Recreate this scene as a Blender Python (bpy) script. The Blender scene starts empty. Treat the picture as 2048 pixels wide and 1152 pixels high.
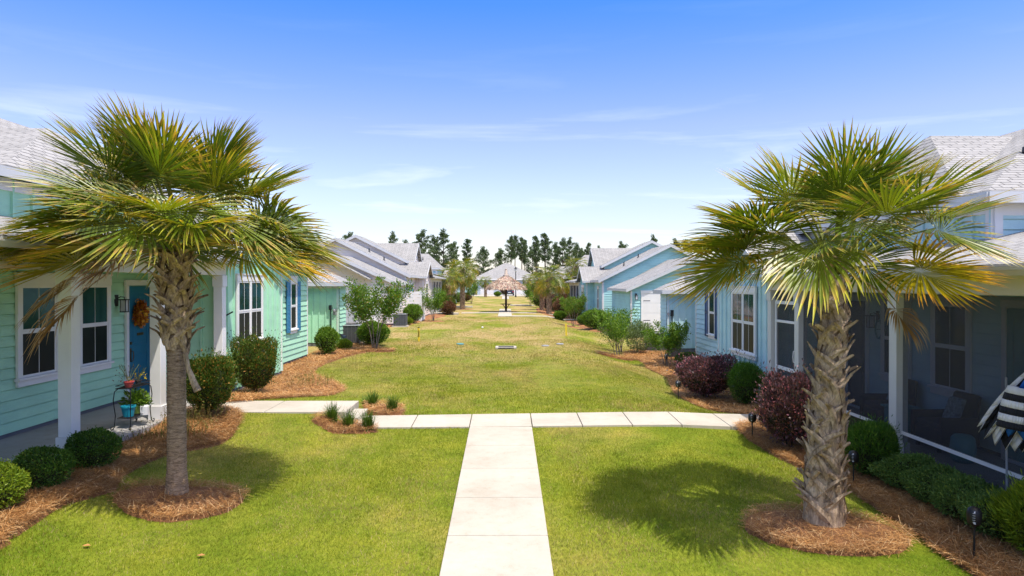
import bpy, math, random
import numpy as np
from mathutils import Vector, Matrix, noise as mnoise

sc = bpy.context.scene
COL = sc.collection
R = math.radians

# ------------------------------------------------------------------ camera
cam_d = bpy.data.cameras.new("camera")
cam = bpy.data.objects.new("camera", cam_d)
COL.objects.link(cam)
cam.location = (0, 0, 2.75)
cam.rotation_euler = (R(90 - 0.336), 0, R(-0.504))
cam_d.lens = 24.0
cam_d.sensor_width = 36.0
cam_d.clip_start = 0.1
cam_d.clip_end = 3000
sc.camera = cam

# ------------------------------------------------------------------ sun, sky, exposure
SUN = Vector((0.32, -0.30, 1.0)).normalized()
sd = bpy.data.lights.new("sun", 'SUN')
sd.energy = 3.3
sd.angle = R(0.5)
sd.color = (1.0, 0.95, 0.86)
so = bpy.data.objects.new("sun", sd)
COL.objects.link(so)
so.rotation_euler = SUN.to_track_quat('Z', 'Y').to_euler()
so.location = (10, -6, 30)

sc.view_settings.view_transform = 'Standard'
sc.view_settings.look = 'None'
sc.view_settings.gamma = 1
sc.view_settings.exposure = 0.70

w = bpy.data.worlds.new("World")
sc.world = w
w.use_nodes = True
nt = w.node_tree
N, L = nt.nodes, nt.links
N.clear()
out = N.new('ShaderNodeOutputWorld')
bg = N.new('ShaderNodeBackground')
bg.inputs['Strength'].default_value = 0.15
sky = N.new('ShaderNodeTexSky')
sky.sky_type = 'NISHITA'
sky.sun_disc = False
sky.sun_elevation = math.asin(SUN.z)
sky.sun_rotation = math.atan2(SUN.x, SUN.y)
sky.air_density = 1.0
sky.dust_density = 0.6
sky.ozone_density = 2.0
tc = N.new('ShaderNodeTexCoord')
sep = N.new('ShaderNodeSeparateXYZ')
L.new(tc.outputs['Generated'], sep.inputs[0])
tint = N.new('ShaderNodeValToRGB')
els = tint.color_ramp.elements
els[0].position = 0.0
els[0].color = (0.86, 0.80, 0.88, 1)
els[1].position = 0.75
els[1].color = (3.0, 2.2, 1.5, 1)  # overhead sky out of view, whitened and brightened as added neutral fill
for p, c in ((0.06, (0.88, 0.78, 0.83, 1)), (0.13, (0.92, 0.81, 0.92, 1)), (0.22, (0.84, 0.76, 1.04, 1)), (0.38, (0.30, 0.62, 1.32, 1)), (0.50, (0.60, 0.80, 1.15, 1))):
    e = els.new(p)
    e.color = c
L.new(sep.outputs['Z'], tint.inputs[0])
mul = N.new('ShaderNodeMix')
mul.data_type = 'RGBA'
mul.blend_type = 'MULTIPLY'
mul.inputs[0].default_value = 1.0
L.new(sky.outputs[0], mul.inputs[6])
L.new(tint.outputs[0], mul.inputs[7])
# thin streaky clouds low in the sky
mp = N.new('ShaderNodeMapping')
mp.inputs['Scale'].default_value = (2.6, 2.6, 26.0)
mp.inputs['Location'].default_value = (0.62, 0.3, 1.3)
L.new(tc.outputs['Generated'], mp.inputs[0])
cn = N.new('ShaderNodeTexNoise')
cn.inputs['Scale'].default_value = 1.0
cn.inputs['Detail'].default_value = 7
cn.inputs['Roughness'].default_value = 0.58
cn.inputs['Distortion'].default_value = 0.35
L.new(mp.outputs[0], cn.inputs['Vector'])
cr = N.new('ShaderNodeValToRGB')
cr.color_ramp.elements[0].position = 0.53
cr.color_ramp.elements[0].color = (0, 0, 0, 1)
cr.color_ramp.elements[1].position = 0.88
cr.color_ramp.elements[1].color = (1, 1, 1, 1)
L.new(cn.outputs[0], cr.inputs[0])
band = N.new('ShaderNodeValToRGB')
be = band.color_ramp.elements
be[0].position = 0.0
be[0].color = (0.75, 0.75, 0.75, 1)
be[1].position = 0.30
be[1].color = (0.05, 0.05, 0.05, 1)
for p, v in ((0.10, 0.8), (0.19, 0.5), (0.24, 0.22)):
    e = be.new(p)
    e.color = (v, v, v, 1)
L.new(sep.outputs['Z'], band.inputs[0])
cm = N.new('ShaderNodeMath')
cm.operation = 'MULTIPLY'
L.new(cr.outputs[0], cm.inputs[0])
L.new(band.outputs[0], cm.inputs[1])
cmix = N.new('ShaderNodeMix')
cmix.data_type = 'RGBA'
L.new(cm.outputs[0], cmix.inputs[0])
L.new(mul.outputs[2], cmix.inputs[6])
cmix.inputs[7].default_value = (5.6, 5.9, 6.4, 1)
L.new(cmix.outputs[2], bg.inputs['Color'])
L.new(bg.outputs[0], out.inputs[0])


# ------------------------------------------------------------------ materials
def new_mat(name):
    m = bpy.data.materials.new(name)
    m.use_nodes = True
    nt = m.node_tree
    for n in list(nt.nodes):
        nt.nodes.remove(n)
    o = nt.nodes.new('ShaderNodeOutputMaterial')
    b = nt.nodes.new('ShaderNodeBsdfPrincipled')
    nt.links.new(b.outputs[0], o.inputs[0])
    return m, nt, b, o


def rgba(c):
    return (c[0], c[1], c[2], 1)


def mixc(nt, fac, a, b, mode='MIX'):
    m = nt.nodes.new('ShaderNodeMix')
    m.data_type = 'RGBA'
    m.blend_type = mode
    for s, v in ((0, fac), (6, a), (7, b)):
        if isinstance(v, (int, float)):
            m.inputs[s].default_value = v
        elif isinstance(v, tuple):
            m.inputs[s].default_value = rgba(v)
        else:
            nt.links.new(v, m.inputs[s])
    return m.outputs[2]


def noise_n(nt, scale, detail=4, rough=0.55, vec=None, dist=0.0, mscale=None):
    n = nt.nodes.new('ShaderNodeTexNoise')
    n.inputs['Scale'].default_value = scale
    n.inputs['Detail'].default_value = detail
    n.inputs['Roughness'].default_value = rough
    n.inputs['Distortion'].default_value = dist
    if vec is None:
        vec = nt.nodes.new('ShaderNodeTexCoord').outputs['Object']
    if mscale:
        mp = nt.nodes.new('ShaderNodeMapping')
        mp.inputs['Scale'].default_value = mscale
        nt.links.new(vec, mp.inputs[0])
        vec = mp.outputs[0]
    nt.links.new(vec, n.inputs['Vector'])
    return n.outputs[0]


def ramp(nt, fac, stops):
    r = nt.nodes.new('ShaderNodeValToRGB')
    e = r.color_ramp.elements
    e[0].position = stops[0][0]
    e[0].color = rgba(stops[0][1])
    e[1].position = stops[-1][0]
    e[1].color = rgba(stops[-1][1])
    for p, c in stops[1:-1]:
        x = e.new(p)
        x.color = rgba(c)
    nt.links.new(fac, r.inputs[0])
    return r.outputs[0]


def bump(nt, b, h, strength, dist):
    bp = nt.nodes.new('ShaderNodeBump')
    bp.inputs['Strength'].default_value = strength
    bp.inputs['Distance'].default_value = dist
    nt.links.new(h, bp.inputs['Height'])
    nt.links.new(bp.outputs[0], b.inputs['Normal'])


def world_vec(nt):
    return nt.nodes.new('ShaderNodeNewGeometry').outputs['Position']


def paint(name, c, rough=0.5, var=0.10, nscale=1.5, bmp=0.0, metal=0.0, spec=0.4):
    m, nt, b, o = new_mat(name)
    n = noise_n(nt, nscale, 6, 0.6, world_vec(nt))
    f = ramp(nt, n, ((0.3, (1 - var,) * 3), (0.7, (1 + var * 0.3,) * 3)))
    nt.links.new(mixc(nt, 1.0, tuple(c), f, 'MULTIPLY'), b.inputs['Base Color'])
    b.inputs['Roughness'].default_value = rough
    b.inputs['Metallic'].default_value = metal
    b.inputs['Specular IOR Level'].default_value = spec
    if bmp:
        bump(nt, b, noise_n(nt, 60, 3, 0.6, world_vec(nt)), 0.5, bmp)
    return m


def siding(name, c):
    m, nt, b, o = new_mat(name)
    v = world_vec(nt)
    n1 = noise_n(nt, 0.9, 5, 0.6, v, mscale=(1, 1, 2.5))
    n2 = noise_n(nt, 18, 5, 0.65, v, mscale=(0.6, 0.6, 6))
    f = ramp(nt, n1, ((0.28, (0.84, 0.85, 0.86)), (0.55, (1, 1, 1)), (0.8, (1.04, 1.03, 1.0))))
    f2 = ramp(nt, n2, ((0.25, (0.93,) * 3), (0.65, (1.0,) * 3)))
    cc = mixc(nt, 1.0, tuple(c), f, 'MULTIPLY')
    nt.links.new(mixc(nt, 1.0, cc, f2, 'MULTIPLY'), b.inputs['Base Color'])
    b.inputs['Roughness'].default_value = 0.62
    b.inputs['Specular IOR Level'].default_value = 0.25
    bump(nt, b, n2, 0.5, 0.004)
    return m


def foliage(name, c1, c2, c3=None, trans=0.3, rough=0.5, spec=0.22, pos=0.9):
    m, nt, b, o = new_mat(name)
    g = nt.nodes.new('ShaderNodeNewGeometry')
    isl = g.outputs['Random Per Island']
    stops = [(0.0, c1), (0.75 if c3 else 1.0, c2)]
    if c3:
        stops += [(pos, c2), (min(0.999, pos + 0.03), c3)]
    col = ramp(nt, isl, stops)
    n = noise_n(nt, 2.2, 3, 0.5, g.outputs['Position'])
    f = ramp(nt, n, ((0.3, (0.75,) * 3), (0.7, (1.2, 1.2, 1.1))))
    col = mixc(nt, 1.0, col, f, 'MULTIPLY')
    nt.links.new(col, b.inputs['Base Color'])
    b.inputs['Roughness'].default_value = rough
    b.inputs['Specular IOR Level'].default_value = spec
    t = nt.nodes.new('ShaderNodeBsdfTranslucent')
    nt.links.new(mixc(nt, 1.0, col, (1.3, 1.35, 0.6), 'MULTIPLY'), t.inputs[0])
    mx = nt.nodes.new('ShaderNodeMixShader')
    mx.inputs[0].default_value = trans
    nt.links.new(b.outputs[0], mx.inputs[1])
    nt.links.new(t.outputs[0], mx.inputs[2])
    nt.links.new(mx.outputs[0], o.inputs[0])
    return m


def frond_mat(name, body, tip, tippos):
    m, nt, b, o = new_mat(name)
    uv = nt.nodes.new('ShaderNodeUVMap')
    sp = nt.nodes.new('ShaderNodeSeparateXYZ')
    nt.links.new(uv.outputs[0], sp.inputs[0])
    g = nt.nodes.new('ShaderNodeNewGeometry')
    oi = nt.nodes.new('ShaderNodeObjectInfo')
    # tip colour starts at a different place on every leaflet
    ma = nt.nodes.new('ShaderNodeMath')
    ma.operation = 'MULTIPLY_ADD'
    ma.inputs[1].default_value = 0.30
    nt.links.new(sp.outputs['Y'], ma.inputs[0])
    nt.links.new(sp.outputs['X'], ma.inputs[2])
    col = ramp(nt, ma.outputs[0], ((0.0, body[1]), (tippos - 0.45, body[0]), (tippos - 0.12, body[0]),
                                   (tippos, tip[0]), (min(tippos + 0.12, 0.998), tip[1])))
    lf = ramp(nt, sp.outputs['Y'], ((0.0, (0.72,) * 3), (1.0, (1.25,) * 3)))
    col = mixc(nt, 1.0, col, lf, 'MULTIPLY')
    of = ramp(nt, oi.outputs['Random'], ((0.0, (0.80, 0.90, 0.8)), (0.6, (1.1, 1.05, 1.0)), (1.0, (1.25, 1.12, 0.9))))
    col = mixc(nt, 1.0, col, of, 'MULTIPLY')
    nt.links.new(col, b.inputs['Base Color'])
    b.inputs['Roughness'].default_value = 0.36
    b.inputs['Specular IOR Level'].default_value = 0.55
    t = nt.nodes.new('ShaderNodeBsdfTranslucent')
    nt.links.new(mixc(nt, 1.0, col, (1.5, 1.3, 0.5), 'MULTIPLY'), t.inputs[0])
    mx = nt.nodes.new('ShaderNodeMixShader')
    mx.inputs[0].default_value = 0.34
    nt.links.new(b.outputs[0], mx.inputs[1])
    nt.links.new(t.outputs[0], mx.inputs[2])
    nt.links.new(mx.outputs[0], o.inputs[0])
    return m


def shingle_mat(name, c):
    m, nt, b, o = new_mat(name)
    uv = nt.nodes.new('ShaderNodeUVMap').outputs[0]
    br = nt.nodes.new('ShaderNodeTexBrick')
    br.offset = 0.37
    br.inputs['Scale'].default_value = 1.0
    br.inputs['Brick Width'].default_value = 0.33
    br.inputs['Row Height'].default_value = 0.14
    br.inputs['Mortar Size'].default_value = 0.012
    br.inputs['Mortar Smooth'].default_value = 0.15
    br.inputs['Color1'].default_value = rgba([x * 0.88 for x in c])
    br.inputs['Color2'].default_value = rgba([x * 1.06 for x in c])
    br.inputs['Mortar'].default_value = rgba([x * 0.26 for x in c])
    nd = noise_n(nt, 2.5, 3, 0.6, uv)
    wob = nt.nodes.new('ShaderNodeVectorMath')
    wob.operation = 'MULTIPLY_ADD'
    nt.links.new(nd, wob.inputs[0])
    wob.inputs[1].default_value = (0.0, 0.05, 0.0)
    nt.links.new(uv, wob.inputs[2])
    nt.links.new(wob.outputs[0], br.inputs['Vector'])
    n = noise_n(nt, 0.8, 5, 0.65, uv)
    f = ramp(nt, n, ((0.3, (0.86,) * 3), (0.7, (1.08,) * 3)))
    n2 = noise_n(nt, 90, 2, 0.5, uv)
    f2 = ramp(nt, n2, ((0.3, (0.8,) * 3), (0.7, (1.12,) * 3)))
    col = mixc(nt, 1.0, mixc(nt, 1.0, br.outputs['Color'], f, 'MULTIPLY'), f2, 'MULTIPLY')
    nt.links.new(col, b.inputs['Base Color'])
    b.inputs['Roughness'].default_value = 0.9
    b.inputs['Specular IOR Level'].default_value = 0.15
    # each course steps up towards its lower edge
    sx = nt.nodes.new('ShaderNodeSeparateXYZ')
    nt.links.new(wob.outputs[0], sx.inputs[0])
    md = nt.nodes.new('ShaderNodeMath')
    md.operation = 'FRACT'
    dv = nt.nodes.new('ShaderNodeMath')
    dv.operation = 'DIVIDE'
    dv.inputs[1].default_value = 0.14
    nt.links.new(sx.outputs['Y'], dv.inputs[0])
    nt.links.new(dv.outputs[0], md.inputs[0])
    iv = nt.nodes.new('ShaderNodeMath')
    iv.operation = 'SUBTRACT'
    iv.inputs[0].default_value = 1.0
    nt.links.new(md.outputs[0], iv.inputs[1])
    bump(nt, b, iv.outputs[0], 0.8, 0.02)
    return m


def glass_mat(name, c, rough=0.04, spec=0.32):
    m, nt, b, o = new_mat(name)
    n = noise_n(nt, 0.8, 3, 0.5, world_vec(nt))
    f = ramp(nt, n, ((0.35, tuple(x * 0.5 for x in c)), (0.65, tuple(x * 1.3 for x in c))))
    nt.links.new(f, b.inputs['Base Color'])
    b.inputs['Roughness'].default_value = rough
    b.inputs['Specular IOR Level'].default_value = spec
    bump(nt, b, noise_n(nt, 1.6, 2, 0.5, world_vec(nt)), 0.12, 0.02)
    return m


def screen_mat():
    m, nt, b, o = new_mat("insect_screen")
    b.inputs['Base Color'].default_value = (0.055, 0.050, 0.046, 1)
    b.inputs['Roughness'].default_value = 0.7
    t = nt.nodes.new('ShaderNodeBsdfTransparent')
    t.inputs[0].default_value = (0.93, 0.95, 1.0, 1)
    mx = nt.nodes.new('ShaderNodeMixShader')
    mx.inputs[0].default_value = 0.36
    nt.links.new(t.outputs[0], mx.inputs[1])
    nt.links.new(b.outputs[0], mx.inputs[2])
    nt.links.new(mx.outputs[0], o.inputs[0])
    return m


def concrete_mat(name, c, jx=None, jy=None, stain=True):
    m, nt, b, o = new_mat(name)
    v = world_vec(nt)
    n1 = noise_n(nt, 0.9, 6, 0.65, v)
    n2 = noise_n(nt, 7, 6, 0.7, v)
    n3 = noise_n(nt, 90, 3, 0.6, v)
    a = ramp(nt, n1, ((0.3, (0.84, 0.82, 0.79)), (0.5, (0.97, 0.965, 0.955)), (0.65, (1.04, 1.04, 1.03))))
    d = ramp(nt, n2, ((0.30, (0.86, 0.84, 0.80)), (0.42, (0.96, 0.955, 0.945)), (0.6, (1.0, 1.0, 1.0))))
    col = mixc(nt, 1.0, mixc(nt, 1.0, tuple(c), a, 'MULTIPLY'), d, 'MULTIPLY')
    e = ramp(nt, n3, ((0.3, (0.9,) * 3), (0.6, (1.03,) * 3)))
    col = mixc(nt, 1.0, col, e, 'MULTIPLY')
    nt.links.new(col, b.inputs['Base Color'])
    b.inputs['Roughness'].default_value = 0.85
    b.inputs['Specular IOR Level'].default_value = 0.25
    bump(nt, b, mixc(nt, 0.4, n2, n3), 0.5, 0.006)
    return m


def lawn_mat():
    m, nt, b, o = new_mat("lawn_turf")
    v = world_vec(nt)
    big = noise_n(nt, 0.22, 5, 0.6, v)
    mid = noise_n(nt, 1.1, 5, 0.65, v)
    fine = noise_n(nt, 26, 5, 0.75, v, mscale=(1, 0.5, 1))
    c = ramp(nt, big, ((0.32, (0.125, 0.180, 0.012)), (0.50, (0.190, 0.225, 0.022)), (0.66, (0.290, 0.255, 0.060))))
    c = mixc(nt, 1.0, c, ramp(nt, mid, ((0.3, (0.66, 0.80, 0.62)), (0.5, (1, 1, 1)), (0.70, (1.32, 1.12, 1.25)))), 'MULTIPLY')
    # drier, straw coloured turf between the far houses
    sp = nt.nodes.new('ShaderNodeSeparateXYZ')
    nt.links.new(v, sp.inputs[0])
    mr = nt.nodes.new('ShaderNodeMapRange')
    mr.inputs[1].default_value = 15
    mr.inputs[2].default_value = 32
    nt.links.new(sp.outputs['Y'], mr.inputs[0])
    dry = noise_n(nt, 0.33, 6, 0.68, v, mscale=(1.0, 0.55, 1.0))
    dm = ramp(nt, dry, ((0.40, (0, 0, 0)), (0.56, (1, 1, 1))))
    mm = nt.nodes.new('ShaderNodeMath')
    mm.operation = 'MULTIPLY'
    nt.links.new(dm, mm.inputs[0])
    nt.links.new(mr.outputs[0], mm.inputs[1])
    m2 = nt.nodes.new('ShaderNodeMath')
    m2.operation = 'MULTIPLY'
    nt.links.new(mm.outputs[0], m2.inputs[0])
    m2.inputs[1].default_value = 0.9
    c = mixc(nt, m2.outputs[0], c, (0.40, 0.285, 0.130))
    c = mixc(nt, 1.0, c, ramp(nt, fine, ((0.32, (0.55, 0.60, 0.5)), (0.52, (1, 1, 1)), (0.72, (1.35, 1.3, 1.3)))), 'MULTIPLY')
    nt.links.new(c, b.inputs['Base Color'])
    b.inputs['Roughness'].default_value = 0.95
    b.inputs['Specular IOR Level'].default_value = 0.05
    bump(nt, b, fine, 0.9, 0.03)
    return m


def straw_mat():
    m, nt, b, o = new_mat("pine_straw")
    v = world_vec(nt)
    a = noise_n(nt, 30, 6, 0.75, v, dist=1.5)
    c = noise_n(nt, 1.4, 5, 0.6, v)
    col = ramp(nt, a, ((0.3, (0.10, 0.040, 0.015)), (0.5, (0.30, 0.135, 0.050)), (0.68, (0.50, 0.27, 0.11))))
    col = mixc(nt, 1.0, col, ramp(nt, c, ((0.3, (0.62, 0.55, 0.5)), (0.65, (1.15, 1.1, 1.0)))), 'MULTIPLY')
    nt.links.new(col, b.inputs['Base Color'])
    b.inputs['Roughness'].default_value = 0.9
    bump(nt, b, a, 1.0, 0.04)
    return m


def bark_mat(name, c1, c2, rings=False):
    m, nt, b, o = new_mat(name)
    v = nt.nodes.new('ShaderNodeTexCoord').outputs['Object']
    a = noise_n(nt, 9, 6, 0.7, v, mscale=(1, 1, 5 if rings else 0.5), dist=0.6)
    d = noise_n(nt, 40, 5, 0.7, v, mscale=(1, 1, 2.5 if rings else 0.3))
    col = ramp(nt, a, ((0.32, c1), (0.62, c2)))
    col = mixc(nt, 1.0, col, ramp(nt, d, ((0.3, (0.6,) * 3), (0.6, (1.12,) * 3))), 'MULTIPLY')
    nt.links.new(col, b.inputs['Base Color'])
    b.inputs['Roughness'].default_value = 0.9
    b.inputs['Specular IOR Level'].default_value = 0.1
    bump(nt, b, mixc(nt, 0.5, a, d), 1.0, 0.03)
    return m


M = dict(
    mint=siding("mint_siding", (0.43, 0.74, 0.52)),
    blue=siding("pale_blue_siding", (0.53, 0.75, 0.76)),
    aqua=siding("aqua_siding", (0.38, 0.66, 0.65)),
    cream=siding("cream_siding", (0.76, 0.69, 0.63)),
    greyblue=siding("grey_blue_siding", (0.50, 0.58, 0.66)),
    teal=siding("pale_teal_siding", (0.50, 0.72, 0.72)),
    white=paint("white_trim_paint", (0.78, 0.77, 0.75), 0.5, 0.08),
    offwhite=paint("off_white_trim_paint", (0.66, 0.65, 0.60), 0.55, 0.08),
    gutter=paint("grey_white_fascia", (0.56, 0.57, 0.58), 0.55, 0.10),
    soffit=paint("soffit", (0.66, 0.64, 0.56), 0.6, 0.05),
    roof=shingle_mat("grey_shingles", (0.365, 0.355, 0.345)),
    fnd=paint("foundation_concrete", (0.16, 0.16, 0.17), 0.9, 0.2, 3, 0.004),
    porch=concrete_mat("porch_concrete", (0.36, 0.345, 0.33)),
    conc=concrete_mat("walk_concrete", (0.475, 0.435, 0.365)),
    joint=paint("joint_dark", (0.30, 0.25, 0.20), 0.9, 0.2),
    glass=glass_mat("window_glass", (0.012, 0.055, 0.055)),
    glassd=glass_mat("window_glass_dark", (0.014, 0.018, 0.019), 0.35, 0.12),
    doorblue=paint("blue_door_paint", (0.015, 0.155, 0.27), 0.4, 0.12),
    shutter_b=paint("blue_shutter_paint", (0.045, 0.21, 0.36), 0.5, 0.1),
    shutter_n=paint("navy_shutter_paint", (0.010, 0.05, 0.13), 0.45, 0.1),
    shutter_t=paint("turquoise_shutter_paint", (0.04, 0.42, 0.52), 0.45, 0.1),
    black=paint("black_metal", (0.012, 0.012, 0.013), 0.45, 0.2, 4),
    dkgrey=paint("dark_grey_metal", (0.05, 0.052, 0.056), 0.6, 0.25, 6),
    grey=paint("grey_metal", (0.30, 0.31, 0.32), 0.5, 0.15, 5),
    brass=paint("aged_brass", (0.14, 0.09, 0.04), 0.4, 0.2, 8, metal=0.7),
    lens=paint("lamp_lens", (0.55, 0.56, 0.58), 0.25, 0.1, 6),
    yellow=paint("yellow_plastic", (0.75, 0.55, 0.03), 0.5, 0.1, 6),
    lawn=lawn_mat(),
    straw=straw_mat(),
    screen=screen_mat(),
    orange_w=foliage("wreath_leaves", (0.30, 0.06, 0.015), (0.55, 0.20, 0.02), (0.70, 0.42, 0.03), 0.1, pos=0.85),
    bark_s=bark_mat("palm_bark_smooth", (0.15, 0.095, 0.055), (0.46, 0.32, 0.20), True),
    boot=bark_mat("palm_boots", (0.13, 0.085, 0.05), (0.58, 0.43, 0.28)),
    bark=bark_mat("grey_bark", (0.10, 0.08, 0.065), (0.28, 0.24, 0.20)),
    pinebark=bark_mat("pine_bark", (0.06, 0.045, 0.035), (0.15, 0.115, 0.09)),
    petiole=paint("petiole_green", (0.20, 0.22, 0.05), 0.4, 0.3, 6),
    petiole_d=paint("petiole_dry", (0.27, 0.19, 0.11), 0.6, 0.3, 6),
    fr_g=frond_mat("frond_green", ((0.105, 0.168, 0.014), (0.185, 0.235, 0.024)), ((0.30, 0.30, 0.05), (0.36, 0.25, 0.08)), 1.25),
    fr_y=frond_mat("frond_yellowing", ((0.205, 0.265, 0.018), (0.25, 0.30, 0.028)), ((0.44, 0.40, 0.04), (0.44, 0.29, 0.06)), 1.18),
    fr_o=frond_mat("frond_orange", ((0.34, 0.32, 0.02), (0.27, 0.30, 0.02)), ((0.58, 0.40, 0.04), (0.48, 0.28, 0.10)), 0.92),
    fr_d=frond_mat("frond_dead", ((0.25, 0.145, 0.075), (0.22, 0.15, 0.08)), ((0.32, 0.19, 0.11), (0.42, 0.30, 0.2)), 0.8),
    lf_box=foliage("leaves_boxwood", (0.035, 0.090, 0.012), (0.085, 0.175, 0.022), (0.20, 0.28, 0.04), 0.2),
    lf_yel=foliage("leaves_yellow_green", (0.10, 0.17, 0.014), (0.22, 0.30, 0.02), (0.34, 0.38, 0.03), 0.3),
    lf_holly=foliage("leaves_holly_hedge", (0.040, 0.085, 0.012), (0.11, 0.16, 0.024), (0.34, 0.18, 0.04), 0.2, pos=0.88),
    lf_bright=foliage("leaves_bright_green", (0.065, 0.145, 0.014), (0.15, 0.26, 0.028), (0.28, 0.38, 0.05), 0.3),
    lf_silver=foliage("leaves_silver_green", (0.10, 0.15, 0.055), (0.22, 0.28, 0.12), None, 0.25),
    lf_myrtle=foliage("leaves_crape_myrtle", (0.070, 0.150, 0.016), (0.15, 0.25, 0.030), (0.28, 0.22, 0.05), 0.35),
    lf_pod=foliage("leaves_soft_green", (0.035, 0.110, 0.014), (0.10, 0.21, 0.026), (0.22, 0.34, 0.05), 0.25),
    lf_purple=foliage("leaves_purple", (0.050, 0.024, 0.032), (0.165, 0.085, 0.095), (0.46, 0.14, 0.18), 0.2, 0.4, 0.6, pos=0.86),
    lf_yelflower=foliage("yellow_petals", (0.75, 0.50, 0.02), (0.80, 0.62, 0.03), (0.1, 0.18, 0.03), 0.2, pos=0.8),
    lf_hedge=foliage("leaves_low_hedge", (0.065, 0.140, 0.030), (0.15, 0.24, 0.055), (0.28, 0.36, 0.07), 0.2),
    gourd=paint("gourd_orange", (0.75, 0.38, 0.03), 0.4, 0.15, 9),
    lf_brown=foliage("leaves_brown", (0.10, 0.045, 0.025), (0.22, 0.11, 0.06), None, 0.2),
    lf_lily=foliage("leaves_liriope", (0.05, 0.10, 0.015), (0.12, 0.20, 0.03), None, 0.3),
    lf_weed=foliage("leaves_weeds", (0.20, 0.16, 0.05), (0.34, 0.25, 0.09), (0.12, 0.18, 0.03), 0.3, pos=0.8),
    lf_pine=foliage("needles_pine", (0.065, 0.110, 0.050), (0.135, 0.185, 0.085), None, 0.15),
    blade=foliage("grass_blades", (0.168, 0.208, 0.015), (0.295, 0.310, 0.034), (0.42, 0.36, 0.12), 0.35, 0.6, 0.15, pos=0.90),
    bladedry=foliage("grass_blades_dry", (0.25, 0.255, 0.035), (0.40, 0.36, 0.095), (0.47, 0.37, 0.17), 0.3, 0.6, 0.15, pos=0.75),
    bladetan=foliage("grass_blades_tan", (0.34, 0.27, 0.085), (0.48, 0.36, 0.15), None, 0.3, 0.6, 0.1),
    needle=foliage("straw_needles", (0.26, 0.115, 0.040), (0.52, 0.27, 0.10), (0.66, 0.44, 0.23), 0.1, 0.6, 0.2, pos=0.82),
    thatch=foliage("thatch_leaves", (0.40, 0.30, 0.24), (0.70, 0.58, 0.49), (0.42, 0.20, 0.18), 0.1, 0.8, 0.1, pos=0.8),
    wood=bark_mat("brown_timber", (0.05, 0.03, 0.022), (0.12, 0.075, 0.05)),
    wicker=paint("brown_wicker", (0.06, 0.042, 0.035), 0.7, 0.4, 60, 0.01),
    cushion=paint("patterned_cushion", (0.30, 0.36, 0.38), 0.9, 0.7, 22),
    tealp=paint("teal_paint", (0.10, 0.30, 0.30), 0.5, 0.15, 5),
    tealbucket=paint("teal_bucket", (0.015, 0.27, 0.36), 0.35, 0.08, 5),
    coral=paint("coral_glaze", (0.62, 0.10, 0.09), 0.35, 0.1, 5),
    wwhite=paint("white_enamel", (0.72, 0.72, 0.70), 0.3, 0.05, 5),
    limepot=paint("lime_pot", (0.30, 0.45, 0.10), 0.4, 0.1, 5),
    bluefab=paint("blue_fabric", (0.015, 0.14, 0.50), 0.8, 0.1, 5),
    whitefab=paint("white_fabric", (0.72, 0.72, 0.70), 0.85, 0.08, 8),
    blackfab=paint("black_fabric", (0.014, 0.015, 0.02), 0.85, 0.1, 8),
    cyanlid=paint("cyan_plastic", (0.02, 0.38, 0.55), 0.4, 0.1, 5),
    carpaint=paint("dark_car_paint", (0.012, 0.02, 0.035), 0.2, 0.1, 3, spec=0.8),
    tyre=paint("tyre_rubber", (0.015, 0.015, 0.015), 0.85, 0.1, 8),
    red=paint("red_lamp", (0.45, 0.02, 0.02), 0.3, 0.1, 5),
    asphalt=paint("asphalt", (0.06, 0.06, 0.062), 0.9, 0.2, 2, 0.004),
    stake_b=paint("black_lettering", (0.02, 0.02, 0.02), 0.7, 0.1, 4),
)


# ------------------------------------------------------------------ building helpers
def tag(o, label=None, cat=None, group=None, kind=None):
    for k, v in (('label', label), ('category', cat), ('group', group), ('kind', kind)):
        if v:
            o[k] = v
    return o


def empty(name, loc, label=None, cat=None, group=None, rz=0.0):
    o = bpy.data.objects.new(name, None)
    COL.objects.link(o)
    o.location = loc
    o.rotation_euler = (0, 0, rz)
    o.empty_display_size = 0.2
    return tag(o, label, cat, group)


def root_origin(parent):
    while parent.parent:
        parent = parent.parent
    return Vector(parent.location)


def copy_tree(o, parent=None):
    c = o.copy()
    COL.objects.link(c)
    c.parent = parent
    for ch in list(o.children):
        copy_tree(ch, c)
    return c


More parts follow.
